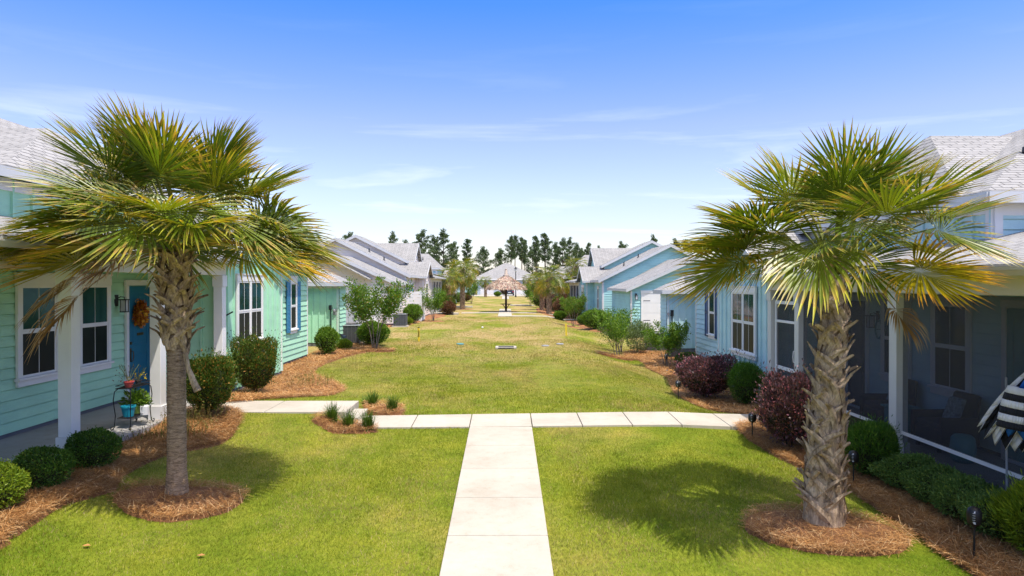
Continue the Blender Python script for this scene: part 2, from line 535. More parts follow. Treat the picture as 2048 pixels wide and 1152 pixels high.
class MB:
    def __init__(s):
        s.v = []
        s.f = []
        s.uv = {}
        s.mi = {}
        s.cur = 0

    def add(s, vs, fs):
        n = len(s.v)
        s.v += [tuple(v) for v in vs]
        for f in fs:
            s.mi[len(s.f)] = s.cur
            s.f.append(tuple(i + n for i in f))

    def box(s, x0, x1, y0, y1, z0, z1):
        s.add([(x0, y0, z0), (x1, y0, z0), (x1, y1, z0), (x0, y1, z0), (x0, y0, z1), (x1, y0, z1), (x1, y1, z1), (x0, y1, z1)],
              [(0, 3, 2, 1), (4, 5, 6, 7), (0, 1, 5, 4), (1, 2, 6, 5), (2, 3, 7, 6), (3, 0, 4, 7)])

    def hexa(s, p):
        s.add(p, [(0, 3, 2, 1), (4, 5, 6, 7), (0, 1, 5, 4), (1, 2, 6, 5), (2, 3, 7, 6), (3, 0, 4, 7)])

    def poly_slab(s, pts, th, uv=False):
        """polygon (top side) given in 3D, thickened straight down"""
        pts = [Vector(p) for p in pts]
        n = len(pts)
        nn = Vector((0, 0, 0))
        for i in range(n):
            nn += pts[i].cross(pts[(i + 1) % n])
        if nn.z < 0:
            pts.reverse()
        b = [p - Vector((0, 0, th)) for p in pts]
        k = len(s.f)
        s.add(pts + b, [tuple(range(n)), tuple(range(2 * n - 1, n - 1, -1))] + [(i, i + n, (i + 1) % n + n, (i + 1) % n) for i in range(n)])
        if uv:
            nn = Vector((0, 0, 0))
            for i in range(n):
                nn += pts[i].cross(pts[(i + 1) % n])
            nn.normalize()
            e = Vector((0, 0, 1)).cross(nn)
            e = e.normalized() if e.length > 1e-4 else Vector((1, 0, 0))
            d = nn.cross(e)
            s.uv[k] = [(p.dot(e), p.dot(d)) for p in pts]

    def tube(s, pts, rad, n=8, cap=True):
        pts = [Vector(p) for p in pts]
        if isinstance(rad, (int, float)):
            rad = [rad] * len(pts)
        vs = []
        up = Vector((0, 0, 1))
        ref = None
        for i, p in enumerate(pts):
            t = (pts[min(i + 1, len(pts) - 1)] - pts[max(i - 1, 0)])
            t = t.normalized() if t.length > 1e-9 else up
            if ref is None:
                ref = t.cross(Vector((0, 1, 0)) if abs(t.y) < 0.9 else Vector((1, 0, 0))).normalized()
            ref = (ref - t * ref.dot(t)).normalized()
            b = t.cross(ref)
            for k in range(n):
                a = 2 * math.pi * k / n
                vs.append(p + (ref * math.cos(a) + b * math.sin(a)) * rad[i])
        fs = []
        for i in range(len(pts) - 1):
            for k in range(n):
                fs.append((i * n + k, i * n + (k + 1) % n, (i + 1) * n + (k + 1) % n, (i + 1) * n + k))
        if cap:
            fs.append(tuple(range(n - 1, -1, -1)))
            m = (len(pts) - 1) * n
            fs.append(tuple(range(m, m + n)))
        s.add(vs, fs)

    def lathe(s, c, prof, n=20, sx=1, sy=1):
        """prof: list of (r, z); closed top and bottom"""
        vs = []
        for r, z in prof:
            for k in range(n):
                a = 2 * math.pi * k / n
                vs.append((c[0] + r * math.cos(a) * sx, c[1] + r * math.sin(a) * sy, c[2] + z))
        fs = []
        for i in range(len(prof) - 1):
            for k in range(n):
                fs.append((i * n + k, i * n + (k + 1) % n, (i + 1) * n + (k + 1) % n, (i + 1) * n + k))
        fs.append(tuple(range(n - 1, -1, -1)))
        m = (len(prof) - 1) * n
        fs.append(tuple(range(m, m + n)))
        s.add(vs, fs)

    def build(s, name, mat, parent=None, smooth=False, bevel=0.0, origin=None):
        me = bpy.data.meshes.new(name)
        if parent is not None:
            og = root_origin(parent)
        else:
            og = Vector(origin) if origin else Vector((0, 0, 0))
        ro = parent
        rz = 0.0
        while ro is not None and ro.parent:
            ro = ro.parent
        me.from_pydata([(v[0] - og.x, v[1] - og.y, v[2] - og.z) for v in s.v], [], s.f)
        if s.uv:
            ul = me.uv_layers.new(name="uv")
            for fi, uvs in s.uv.items():
                p = me.polygons[fi]
                for li, u in zip(p.loop_indices, uvs):
                    ul.data[li].uv = u
        mats = mat if isinstance(mat, (list, tuple)) else [mat]
        for m in mats:
            me.materials.append(m)
        if len(mats) > 1:
            me.polygons.foreach_set("material_index", [s.mi[i] for i in range(len(s.f))])
        if smooth:
            me.polygons.foreach_set("use_smooth", [True] * len(me.polygons))
        me.update()
        o = bpy.data.objects.new(name, me)
        COL.objects.link(o)
        if parent is not None:
            o.parent = parent
        else:
            o.location = og
        if bevel:
            b = o.modifiers.new("bevel", 'BEVEL')
            b.width = bevel
            b.segments = 2
            b.limit_method = 'ANGLE'
        return o

    def build_split(s, name, mat, parent):
        """every box of the collection becomes a part of its own"""
        for i in range(0, len(s.v), 8):
            m = MB()
            m.hexa(s.v[i:i + 8])
            m.build(name, mat, parent)


def np_mesh(name, V, F, mat, parent=None, uv=None, smooth=False, origin=None, matidx=None):
    """fast mesh from arrays; V (n,3), F (m,k) all faces with k corners"""
    me = bpy.data.meshes.new(name)
    V = np.asarray(V, dtype=np.float32)
    og = root_origin(parent) if parent is not None else Vector(origin or (0, 0, 0))
    V = V - np.array(og, dtype=np.float32)
    F = np.asarray(F, dtype=np.int32)
    k = F.shape[1]
    me.vertices.add(len(V))
    me.vertices.foreach_set("co", V.ravel())
    me.loops.add(F.size)
    me.loops.foreach_set("vertex_index", F.ravel())
    me.polygons.add(len(F))
    me.polygons.foreach_set("loop_start", np.arange(0, F.size, k, dtype=np.int32))
    me.polygons.foreach_set("loop_total", np.full(len(F), k, dtype=np.int32))
    if smooth:
        me.polygons.foreach_set("use_smooth", np.ones(len(F), dtype=bool))
    for m in (mat if isinstance(mat, (list, tuple)) else [mat]):
        me.materials.append(m)
    if matidx is not None:
        me.polygons.foreach_set("material_index", np.asarray(matidx, dtype=np.int32))
    if uv is not None:
        ul = me.uv_layers.new(name="uv")
        ul.data.foreach_set("uv", np.asarray(uv, dtype=np.float32)[F.ravel()].ravel())
    me.update(calc_edges=True)
    o = bpy.data.objects.new(name, me)
    COL.objects.link(o)
    if parent is not None:
        o.parent = parent
    else:
        o.location = og
    return o


def leaf_arrays(P, D, Nn, ln, wd, fold=0.25):
    """diamond leaves folded along the midrib: P base points, D directions, Nn normals"""
    D = D / np.linalg.norm(D, axis=1, keepdims=True)
    S = np.cross(D, Nn)
    S /= (np.linalg.norm(S, axis=1, keepdims=True) + 1e-9)
    U = np.cross(S, D)
    ln = ln[:, None]
    wd = wd[:, None]
    a = P
    b = P + D * ln * 0.45 + S * wd * 0.5 + U * wd * fold
    c = P + D * ln
    d = P + D * ln * 0.45 - S * wd * 0.5 + U * wd * fold
    V = np.stack([a, b, c, d], 1).reshape(-1, 3)
    F = np.arange(len(V)).reshape(-1, 4)
    return V, F


rs = np.random.RandomState(11)


def sphere_dirs(n):
    v = rs.normal(size=(n, 3))
    return v / np.linalg.norm(v, axis=1, keepdims=True)


def sstep(a, b, x):
    t = np.clip((np.asarray(x, dtype=float) - a) / (b - a), 0, 1)
    return t * t * (3 - 2 * t)


def gz(x, y):
    """height of the ground"""
    x = np.asarray(x, dtype=float)
    y = np.asarray(y, dtype=float)
    c = -0.051 * np.clip(14 - y, 0, 13)
    wl = sstep(4.2, 6.0, -x)
    wr = sstep(3.0, 5.2, x) * (1 - 0.85 * np.exp(-((y - 14.0) / 1.7) ** 2)) * (1 - 0.8 * sstep(85, 120, y))
    z = c * (1 - wl - wr) + 0.02 * wl - 0.35 * wr
    swale = -0.10 * np.exp(-((x + 0.2) / 1.6) ** 2) * sstep(17, 26, y) * (1 - sstep(40, 50, y))
    z = z + 0.165 * sstep(3.25, 3.5, -x) * sstep(12.0, 13.6, y) * (1 - sstep(15.1, 17.0, y)) * (1 - sstep(6.6, 7.5, -x))
    z = z + swale + 0.38 * sstep(70, 135, y)
    return z


def gzf(x, y):
    return float(gz(x, y))


# ------------------------------------------------------------------ the ground
def in_any(x, y, rects):
    r = np.zeros(np.shape(x), dtype=bool)
    for x0, x1, y0, y1 in rects:
        r |= (x > x0) & (x < x1) & (y > y0) & (y < y1)
    return r


def axis(parts):
    a = []
    for lo, hi, st in parts:
        a += list(np.arange(lo, hi, st))
    a.append(parts[-1][1])
    return np.array(a)


xs = axis([(-700, -60, 80), (-60, -10, 5), (-10, 10, 0.25), (10, 60, 5), (60, 700, 80)])
ys = axis([(-80, 0, 10), (0, 20, 0.25), (20, 60, 1.0), (60, 150, 3), (150, 400, 25), (400, 1500, 100)])
GX, GY = np.meshgrid(xs, ys)
GZ = gz(GX, GY)
lump = np.array([mnoise.noise((x * 0.35, y * 0.35, 3.0)) for x, y in zip(GX.ravel(), GY.ravel())]).reshape(GX.shape)
near = (np.abs(GX) < 6.2) & (np.abs(GX + 0.1) > 1.0)
GZ = GZ + np.where(near, lump * 0.025, 0)
GZ = GZ - np.where((GX > -2.9) & (GX < 6.9) & (GY > 13.3) & (GY < 14.3), 0.06, 0)
nx, ny = len(xs), len(ys)
idx = np.arange(nx * ny).reshape(ny, nx)
F = np.stack([idx[:-1, :-1], idx[:-1, 1:], idx[1:, 1:], idx[1:, :-1]], -1).reshape(-1, 4)
tag(np_mesh("ground", np.stack([GX, GY, GZ], -1).reshape(-1, 3), F, M['lawn'], smooth=True), kind='structure')


def walk(name, slabs, th=0.12, lift=0.035, mat=None, joint=0.012):
    """slabs of poured concrete with tooled joints; each slab is (x0,y0,x1,y1,...) four ground corners"""
    mb = MB()
    for s in slabs:
        c = Vector((sum(p[0] for p in s) / 4, sum(p[1] for p in s) / 4, 0))
        pts = []
        for p in s:
            z = p[2] if len(p) > 2 else gzf(p[0], p[1]) + lift
            v = Vector((p[0], p[1], 0)) - c
            v = v * (1 - joint / max(v.length, 0.1))
            pts.append((c.x + v.x, c.y + v.y, z))
        mb.poly_slab(pts, th)
    o = mb.build(name, mat or M['conc'], bevel=0.008)
    tag(o, kind='structure')
    return o


def strip_slabs(x0, x1, y0, y1, step):
    n = max(1, round((y1 - y0) / step))
    return [((x0, y0 + (y1 - y0) * i / n), (x1, y0 + (y1 - y0) * i / n), (x1, y0 + (y1 - y0) * (i + 1) / n), (x0, y0 + (y1 - y0) * (i + 1) / n)) for i in range(n)]


PX0, PX1 = -0.71, 0.51
walk("front_path", strip_slabs(PX0, PX1, 1.9, 13.19, 1.21))


def cross(x0, x1, n, ya0, ya1, yb0, yb1):
    r = []
    for i in range(n):
        a, b = i / n, (i + 1) / n
        xa, xb = x0 + (x1 - x0) * a, x0 + (x1 - x0) * b
        r.append(((xa, ya0 + (ya1 - ya0) * a), (xb, ya0 + (ya1 - ya0) * b), (xb, yb0 + (yb1 - yb0) * b), (xa, yb0 + (yb1 - yb0) * a)))
    return r


walk("cross_path", cross(-2.95, PX0, 2, 13.15, 13.19, 14.10, 14.25) + cross(PX0, PX1, 1, 13.19, 13.22, 14.25, 14.33)
     + cross(PX1, 6.4, 6, 13.22, 13.48, 14.33, 14.75))
walk("entry_walk", [((-6.45, 13.72, 0.19), (-4.85, 13.70, 0.19), (-4.85, 15.0, 0.19), (-6.45, 15.05, 0.19)),
                    ((-4.85, 13.70, 0.19), (-3.22, 13.68, 0.19), (-3.22, 15.0, 0.19), (-4.85, 15.0, 0.19))], th=0.22)
walk("entry_step", [((-3.22, 13.55, 0.10), (-2.93, 13.55, 0.10), (-2.93, 14.55, 0.10), (-3.22, 14.55, 0.10))], th=0.13)
walk("far_path", strip_slabs(-0.70, 0.52, 57.5, 74.0, 1.4), lift=0.05)
walk("far_path", strip_slabs(-0.70, 0.52, 112.0, 130.0, 1.5), lift=0.05)
walk("far_cross_path", cross(0.52, 6.6, 4, 57.4, 58.2, 58.6, 59.4) + cross(-4.2, -0.70, 2, 63.8, 64.0, 65.0, 65.2)
     + cross(0.52, 5.6, 3, 64.0, 64.2, 65.2, 65.4), lift=0.05)
walk("far_cross_path", cross(-7.0, -4.3, 2, 61.0, 61.0, 62.4, 62.4) + cross(-7.0, -3.9, 2, 79, 79, 80.5, 80.5) + cross(0.52, 3.5, 2, 84, 84, 85.2, 85.2), lift=0.14, th=0.2)
# the street and the pale driveway that close the view
mb = MB()
mb.poly_slab([(-60, 131, gzf(0, 131) + 0.05), (60, 131, gzf(0, 131) + 0.05), (60, 138, 0.46), (-60, 138, 0.46)], 0.3)
tag(mb.build("street", M['conc']), kind='structure')
mb = MB()
mb.poly_slab([(-6.5, 138, 0.47), (5.5, 138, 0.47), (5.5, 142.6, 0.50), (-6.5, 142.6, 0.50)], 0.3)
tag(mb.build("driveway", M['conc']), kind='structure')


def mulch(name, ring, h=0.05, res=0.12):
    """bed of pine straw inside a 2D outline, gently heaped"""
    ring = [Vector((p[0], p[1])) for p in ring]
    rr = []
    n = len(ring)
    for i in range(n):                                    # Catmull-Rom outline
        p0, p1, p2, p3 = ring[i - 1], ring[i], ring[(i + 1) % n], ring[(i + 2) % n]
        for k in range(6):
            t = k / 6
            q = 0.5 * ((2 * p1) + (-p0 + p2) * t + (2 * p0 - 5 * p1 + 4 * p2 - p3) * t * t + (-p0 + 3 * p1 - 3 * p2 + p3) * t ** 3)
            q += Vector((mnoise.noise((q.x * 2, q.y * 2, 0)), mnoise.noise((q.x * 2, q.y * 2, 9)))) * 0.06
            rr.append(q)
    x0, x1 = min(p.x for p in rr), max(p.x for p in rr)
    y0, y1 = min(p.y for p in rr), max(p.y for p in rr)
    gx, gy = np.meshgrid(np.arange(x0, x1 + res, res), np.arange(y0, y1 + res, res))
    ins = np.zeros(gx.shape, bool)
    A = np.array([(p.x, p.y) for p in rr])
    B = np.roll(A, -1, 0)
    dist = np.full(gx.shape, 1e9)
    for (ax, ay), (bx, by) in zip(A, B):
        cond = (ay > gy) != (by > gy)
        with np.errstate(divide='ignore', invalid='ignore'):
            xi = (bx - ax) * (gy - ay) / (by - ay) + ax
        ins ^= cond & (gx < xi)
        dx, dy = bx - ax, by - ay
        t = np.clip(((gx - ax) * dx + (gy - ay) * dy) / (dx * dx + dy * dy + 1e-9), 0, 1)
        dist = np.minimum(dist, np.hypot(gx - ax - t * dx, gy - ay - t * dy))
    z = gz(gx, gy)
    nz = np.array([mnoise.noise((a * 3, b * 3, 1.7)) for a, b in zip(gx.ravel(), gy.ravel())]).reshape(gx.shape)
    prof = np.where(ins, np.clip(dist / 0.25, 0, 1), -np.clip(dist / 0.1, 0, 1))
    z = z + prof * (h + 0.02 * nz) + 0.012
    keep = ins | (dist < res * 1.2)
    H, W = gx.shape
    id_ = np.arange(H * W).reshape(H, W)
    q = np.stack([id_[:-1, :-1], id_[:-1, 1:], id_[1:, 1:], id_[1:, :-1]], -1).reshape(-1, 4)
    kf = keep.ravel()[q].all(1)
    q = q[kf]
    u, inv = np.unique(q.ravel(), return_inverse=True)
    V = np.stack([gx.ravel()[u], gy.ravel()[u], z.ravel()[u]], -1)
    tag(np_mesh(name, V, inv.reshape(-1, 4), M['straw'], smooth=True), kind='structure')
    sel = ins & (dist > 0.0)
    return A, (x0, x1, y0, y1)


def inside(A, x, y):
    r = np.zeros(np.shape(x), bool)
    B = np.roll(A, -1, 0)
    for (ax, ay), (bx, by) in zip(A, B):
        cond = (ay > y) != (by > y)
        with np.errstate(divide='ignore', invalid='ignore'):
            r ^= cond & (x < (bx - ax) * (y - ay) / (by - ay + 1e-12) + ax)
    return r


BEDS = []
LP = (-4.53, 9.42)
RP = (3.97, 8.48)


def circ(c, rx, ry, n=12):
    return [(c[0] + rx * math.cos(2 * math.pi * i / n), c[1] + ry * math.sin(2 * math.pi * i / n)) for i in range(n)]


BEDS.append(mulch("mulch_bed", circ((LP[0] + 0.10, LP[1] - 0.12), 0.82, 0.62), 0.09))
BEDS.append(mulch("mulch_bed", circ((RP[0] - 0.02, RP[1] - 0.12), 0.98, 0.74), 0.09))
BEDS.append(mulch("mulch_bed", [(-7.6, 2.0), (-5.5, 3), (-5.45, 7.3), (-5.55, 8.4), (-5.35, 9.2), (-5.5, 10.0), (-5.45, 11.1), (-5.0, 12.0), (-5.1, 13.0), (-5.4, 13.6), (-6.4, 13.65), (-6.45, 9), (-6.6, 4)]))
BEDS.append(mulch("mulch_bed", [(-6.75, 15.1), (-5.4, 15.25), (-4.55, 16.2), (-4.15, 17.6), (-4.75, 19.0), (-5.75, 20.6), (-6.1, 22.5), (-6.0, 25.2), (-5.6, 27.5), (-5.5, 29.3), (-6.2, 30.6), (-7.4, 30.8), (-7.35, 21), (-6.7, 20)]))
BEDS.append(mulch("mulch_bed", [(5.0, 2.0), (4.95, 7.1), (5.05, 8.4), (5.08, 9.3), (5.15, 10.3), (4.9, 11.4), (4.6, 12.4), (4.75, 13.5), (6.6, 13.6), (6.75, 9), (6.75, 2.5)]))
BEDS.append(mulch("mulch_bed", [(6.6, 15.0), (5.3, 14.95), (4.95, 16.2), (4.65, 18.3), (4.95, 20.5), (5.3, 22.6), (5.2, 24.8), (5.4, 27), (5.1, 29.5), (5.9, 31.2), (7.3, 31), (7.3, 21), (6.7, 20.5)]))
BEDS.append(mulch("mulch_bed", [(-3.72, 13.3), (-3.5, 12.95), (-3.05, 12.80), (-2.55, 12.85), (-2.5, 13.1), (-2.93, 13.5), (-3.4, 13.6)], 0.04, 0.08))
BEDS.append(mulch("mulch_bed", [(-3.15, 15.0), (-2.9, 14.4), (-2.3, 14.2), (-2.2, 14.8), (-2.6, 15.5), (-3.1, 15.6)], 0.04, 0.08))
BEDS.append(mulch("mulch_bed", circ((-5.38, 28.0), 0.85, 0.6), 0.05))
BEDS.append(mulch("mulch_bed", circ((4.5, 27.9), 0.8, 0.6), 0.05))
BEDS.append(mulch("mulch_bed", circ((-5.3, 50.0), 0.8, 0.7), 0.05))
BEDS.append(mulch("mulch_bed", circ((4.7, 48.0), 0.9, 0.8), 0.05))
BEDS.append(mulch("mulch_bed", [(-8.5, 44.0), (-6.6, 44.0), (-6.3, 47.5), (-5.9, 52), (-5.3, 56), (-5.4, 60.6), (-7.0, 60.6), (-7.1, 50)], 0.05, 0.2))
BEDS.append(mulch("mulch_bed", [(7.2, 44), (5.9, 44.2), (5.4, 47), (5.3, 52), (4.9, 57), (6.5, 57), (7.1, 52)], 0.05, 0.2))
BEDS.append(mulch("mulch_bed", circ((-4.7, 74.0), 1.2, 1.5), 0.05, 0.2))
BEDS.append(mulch("mulch_bed", [(3.4, 63.5), (5.9, 60), (6.3, 80), (4.0, 82), (3.2, 72)], 0.05, 0.2))


# ------------------------------------------------------------------ houses
class PL:
    """a vertical wall plane: origin, direction along the wall, direction outwards"""
    def __init__(s, o, u, n):
        s.o = Vector((o[0], o[1], 0))
        s.u = Vector((u[0], u[1], 0))
        s.n = Vector((n[0], n[1], 0))

    def p(s, u, z, n=0.0):
        v = s.o + s.u * u + s.n * n
        return (v.x, v.y, z)

    def out(s, d):
        return PL(s.o + s.n * d, s.u, s.n)

    def box(s, mb, u0, u1, z0, z1, n0, n1):
        mb.hexa([s.p(u0, z0, n0), s.p(u1, z0, n0), s.p(u1, z0, n1), s.p(u0, z0, n1), s.p(u0, z1, n0), s.p(u1, z1, n0), s.p(u1, z1, n1), s.p(u0, z1, n1)])


def wall_fill(mb, pl, u0, u1, z0, top, style, pitch=0.18):
    """top is a height or a function of u"""
    tf = top if callable(top) else (lambda u: top)
    us = np.linspace(u0, u1, 161 if callable(top) else 2)
    ts = np.array([tf(u) for u in us])
    mb.add([pl.p(u0, z0), pl.p(u1, z0)] + [pl.p(u, t) for u, t in zip(us[::-1], ts[::-1])], [tuple(range(len(us) + 2))])
    if style == 'lap':
        z = z0
        zm = ts.max()
        while z < zm - 0.02:
            z1 = min(z + pitch, zm)

            def rng(zz):
                if not callable(top):
                    return u0, u1
                k = us[ts >= zz - 1e-6]
                return (k.min(), k.max()) if len(k) else ((u0 + u1) / 2,) * 2
            a0, a1 = rng(z)
            b0, b1 = rng(z1)
            mb.add([pl.p(a0, z, 0.036), pl.p(a1, z, 0.036), pl.p(b1, z1 - 0.016, 0.012), pl.p(b0, z1 - 0.016, 0.012), pl.p(a0, z, 0.001), pl.p(a1, z, 0.001)],
                   [(0, 1, 2, 3), (4, 5, 1, 0)])
            z = z1
    else:
        n = max(1, round((u1 - u0) / pitch))
        for i in range(n + 1):
            u = u0 + (u1 - u0) * i / n
            u = min(max(u, u0 + 0.03), u1 - 0.03)
            pl.box(mb, u - 0.02, u + 0.02, z0, min(tf(u - 0.02), tf(u + 0.02)), 0.0, 0.042)


def strip(mb, p, q, h, t, nrm, drop=0.015):
    """board under a roof edge from p to q"""
    p, q, n = Vector(p), Vector(q), Vector(nrm).normalized()
    d = Vector((0, 0, 1))
    a, b = p - d * drop, q - d * drop
    mb.hexa([a - d * h, b - d * h, b - d * h + n * t, a - d * h + n * t, a, b, b + n * t, a + n * t])


def add_window(root, pl, u0, u1, z0, z1, cols=1, trim=0.09, trimmat='white', head=0.16, shut=None, glass=('glass', 'glassd'), muntin=True, label=None):
    pl = pl.out(0.03)
    f = MB()
    pl.box(f, u0 - trim, u0, z0, z1, 0.0, 0.050)
    pl.box(f, u1, u1 + trim, z0, z1, 0.0, 0.050)
    pl.box(f, u0 - trim - 0.015, u1 + trim + 0.015, z1, z1 + head, 0.0, 0.056)
    pl.box(f, u0 - trim - 0.03, u1 + trim + 0.03, z1 + head, z1 + head + 0.03, 0.0, 0.075)
    w = (u1 - u0) / cols
    zm = (z0 + z1) / 2
    for c in range(cols):
        a, b = u0 + c * w, u0 + (c + 1) * w
        if c:
            pl.box(f, a - 0.035, a + 0.035, z0, z1, 0.0, 0.052)
            a += 0.035
        if c < cols - 1:
            b -= 0.035
        for (q0, q1, n1) in ((z0, zm, 0.040), (zm, z1, 0.046)):
            s = 0.040
            pl.box(f, a, a + s, q0, q1, 0.0, n1)
            pl.box(f, b - s, b, q0, q1, 0.0, n1)
            pl.box(f, a + s, b - s, q0, q0 + s, 0.0, n1)
            pl.box(f, a + s, b - s, q1 - s, q1, 0.0, n1)
        if muntin:
            um = (a + b) / 2
            pl.box(f, um - 0.006, um + 0.006, zm + 0.04, z1 - 0.04, 0.0, 0.0375)
            pl.box(f, um - 0.006, um + 0.006, z0 + 0.04, zm - 0.04, 0.0, 0.0375)
    fo = f.build("window", M[trimmat], root, bevel=0.004)
    if label:
        fo['label'] = label
    g = MB()
    g2 = MB()
    for c in range(cols):
        a, b = u0 + c * w + 0.03, u0 + (c + 1) * w - 0.03
        pl.box(g, a, b, zm + 0.03, z1 - 0.03, 0.028, 0.034)
        pl.box(g2, a, b, z0 + 0.03, zm - 0.03, 0.028, 0.033)
    g.build("pane", M[glass[0]], fo)
    g2.build("pane", M[glass[1]], fo)
    s = MB()
    pl.box(s, u0 - trim - 0.03, u1 + trim + 0.03, z0 - 0.045, z0, 0.0, 0.095)
    pl.box(s, u0 - trim, u1 + trim, z0 - 0.15, z0 - 0.045, 0.0, 0.05)
    s.build("sill", M[trimmat], fo, bevel=0.004)
    if shut:
        for (a, b) in ((u0 - trim - 0.36, u0 - trim - 0.01), (u1 + trim + 0.01, u1 + trim + 0.36)):
            h = MB()
            pl.box(h, a, b, z0 - 0.1, z1 + 0.06, 0.027, 0.045)
            for k in (0, 1):
                e0, e1 = (a, a + 0.05) if k == 0 else (b - 0.05, b)
                pl.box(h, e0, e1, z0 - 0.1, z1 + 0.06, 0.045, 0.062)
            for zz in (z0 - 0.1, zm - 0.04, z1 - 0.01):
                pl.box(h, a + 0.05, b - 0.05, zz, zz + 0.07, 0.045, 0.060)
            z = z0 - 0.02
            while z < z1 - 0.03:
                if abs(z - zm + 0.02) > 0.06:
                    h.hexa([pl.p(a + 0.05, z, 0.045), pl.p(b - 0.05, z, 0.045), pl.p(b - 0.05, z, 0.060), pl.p(a + 0.05, z, 0.060),
                            pl.p(a + 0.05, z + 0.03, 0.044), pl.p(b - 0.05, z + 0.03, 0.044), pl.p(b - 0.05, z + 0.03, 0.047), pl.p(a + 0.05, z + 0.03, 0.047)])
                z += 0.045
            h.build("shutter", M[shut], root)
    return fo


def house(s, Y0, d, zf, wallm, label, near, porch_end=30.0, posts=(), screened=False, shut=None, cross_gable=False, soff='soffit', group=None, wing0=0.0, wing='hip', cr=6.36):
    def P(a, b, z):
        return (s * b, Y0 + d * a, zf + z)
    root = empty("bungalow", (s * 10, Y0 + d * 14, zf), label, "house", group)
    WM = M[wallm]
    Z = lambda z: zf + z

    def court(a0, a1, b):         # wall facing the lawn; u grows with world y
        y0, y1 = sorted((Y0 + d * a0, Y0 + d * a1))
        return PL((s * b, y0), (0, 1), (-s, 0)), y1 - y0

    def endw(a, b0, b1, sgn):     # wall facing along the lawn; u grows with b
        return PL((s * b0, Y0 + d * a), (s, 0), (0, sgn * d)), b1 - b0

    base = -0.02
    lapm, trm, fnd = MB(), MB(), MB()
    # garage wing
    wend = 11.6 if wing == 'through' else 6.8
    pl, Lw = court(wing0, wend, 7.3)
    wall_fill(lapm, pl, 0, Lw, Z(base), Z(2.5), 'lap')
    pl, Lw = endw(6.8, 7.3, 15, 1)
    wall_fill(lapm, pl, 0, Lw, Z(base), Z(2.5), 'batten', 0.28)
    pl.box(trm, 0, 0.09, Z(base), Z(2.42), 0.0, 0.035)
    pl.box(trm, 0.09, 4.0, Z(2.36), Z(2.5), 0.0, 0.036)
    wt = (lambda u: Z(2.5) + min(0.45 * (4.05 - abs(u - 3.9)), 0.9)) if wing == 'short' else (lambda u: Z(2.5) + 0.45 * (4.05 - abs(u - 3.9)))
    pl, Lw = endw(wing0, 7.3, 15.1, -1)
    wall_fill(lapm, pl, 0, Lw, Z(base), wt, 'lap')
    pl.box(trm, 0, 0.10, Z(base), Z(2.5), 0.0, 0.035)
    # link and main block
    pl, Lw = court(6.8, 11.6, 9.0)
    wall_fill(lapm, pl, 0, Lw, Z(base), Z(2.75), 'lap')
    mt = lambda u: Z(3.12) + 0.5 * (5.35 - abs(u - 5.1))
    pl, Lw = endw(11.6, 7.3, 17.5, -1)
    wall_fill(lapm, pl, 0, Lw, Z(base), mt, 'lap')
    pl.box(trm, 0, 0.11, Z(base), Z(3.1), 0.0, 0.035)
    pl, Lw = court(11.6, 16.4, 7.3)
    wall_fill(lapm, pl, 0, Lw, Z(base), Z(3.1), 'lap')
    u = 0 if d > 0 else Lw
    pl.box(trm, min(u, abs(u - 0.10)), max(u, abs(u - 0.10)), Z(base), Z(3.1), 0.0, 0.035)
    pl.box(trm, 0, Lw, Z(2.98), Z(3.1), 0.0, 0.034)
    # gable bay
    pb, Lb = court(16.4, 20.8, 6.65)
    bt = lambda u: Z(3.10) + 0.49 * (2.5 - abs(u - 2.2))
    wall_fill(lapm, pb, 0, Lb, Z(base), bt, 'batten', 0.40)
    pb.box(trm, 0, 0.09, Z(base), Z(3.1), 0.0, 0.032)
    pb.box(trm, Lb - 0.09, Lb, Z(base), Z(3.1), 0.0, 0.032)
    for a, b1, sg in ((16.4, 7.3, -1), (20.8, 8.3, 1)):
        pl, Lw = endw(a, 6.65, b1, sg)
        wall_fill(lapm, pl, 0, Lw, Z(base), Z(3.1), 'batten', 0.40)
        pl.box(trm, 0.002, 0.09, Z(base), Z(3.1), 0.0, 0.031)
    # porch back wall and upper storey
    pp, Lp = court(20.8, porch_end, 8.3)
    wall_fill(lapm, pp, 0, Lp, Z(0.07), Z(3.05), 'lap')
    pp.box(fnd, 0, Lp, Z(-0.3), Z(0.068), -0.2, 0.004)
    ch, Lc = court(20.8, porch_end, 8.3)
    pl, Lw = court(18.2, 26.0, 8.4)
    wall_fill(lapm, pl, 0, Lw, Z(3.4), Z(4.32), 'batten', 0.5)
    for u0_ in (0.0, Lw * 0.33, Lw * 0.66, Lw - 0.14):
        pl.box(trm, u0_, u0_ + 0.14, Z(3.4), Z(4.32), 0.0, 0.04)
    pl.box(trm, 0.14, Lw - 0.14, Z(4.12), Z(4.32), 0.0, 0.038)
    tt = lambda u: Z(4.36) + 0.5 * (4.2 - abs(u - 4.0))
    for a, sg, tp, z0_ in ((18.2, -1, tt, 3.2), (26.0, 1, Z(4.32), 3.3)):
        pl, Lw = endw(a, 8.4, 16.4, sg)
        wall_fill(lapm, pl, 0, Lw, Z(z0_), tp, 'lap')
        if sg > 0:
            for u0_ in (0.0, 0.95, 1.9, 2.85, 3.8):
                pl.box(trm, u0_, u0_ + 0.14, Z(z0_), Z(4.32), 0.0, 0.042)
            pl.box(trm, 0.14, 6, Z(4.08), Z(4.32), 0.0, 0.038)
    lapm.build("wall", WM, root)
    trm.build_split("corner_trim", M['white'], root)
    # foundation strips below the siding
    for (a0, a1, b) in ((wing0, 6.8, 7.3), (11.6, 16.4, 7.3), (16.4, 20.8, 6.65)):
        pl, Lw = court(a0, a1, b)
        pl.box(fnd, 0, Lw, Z(-0.5), Z(base), -0.3, -0.015)
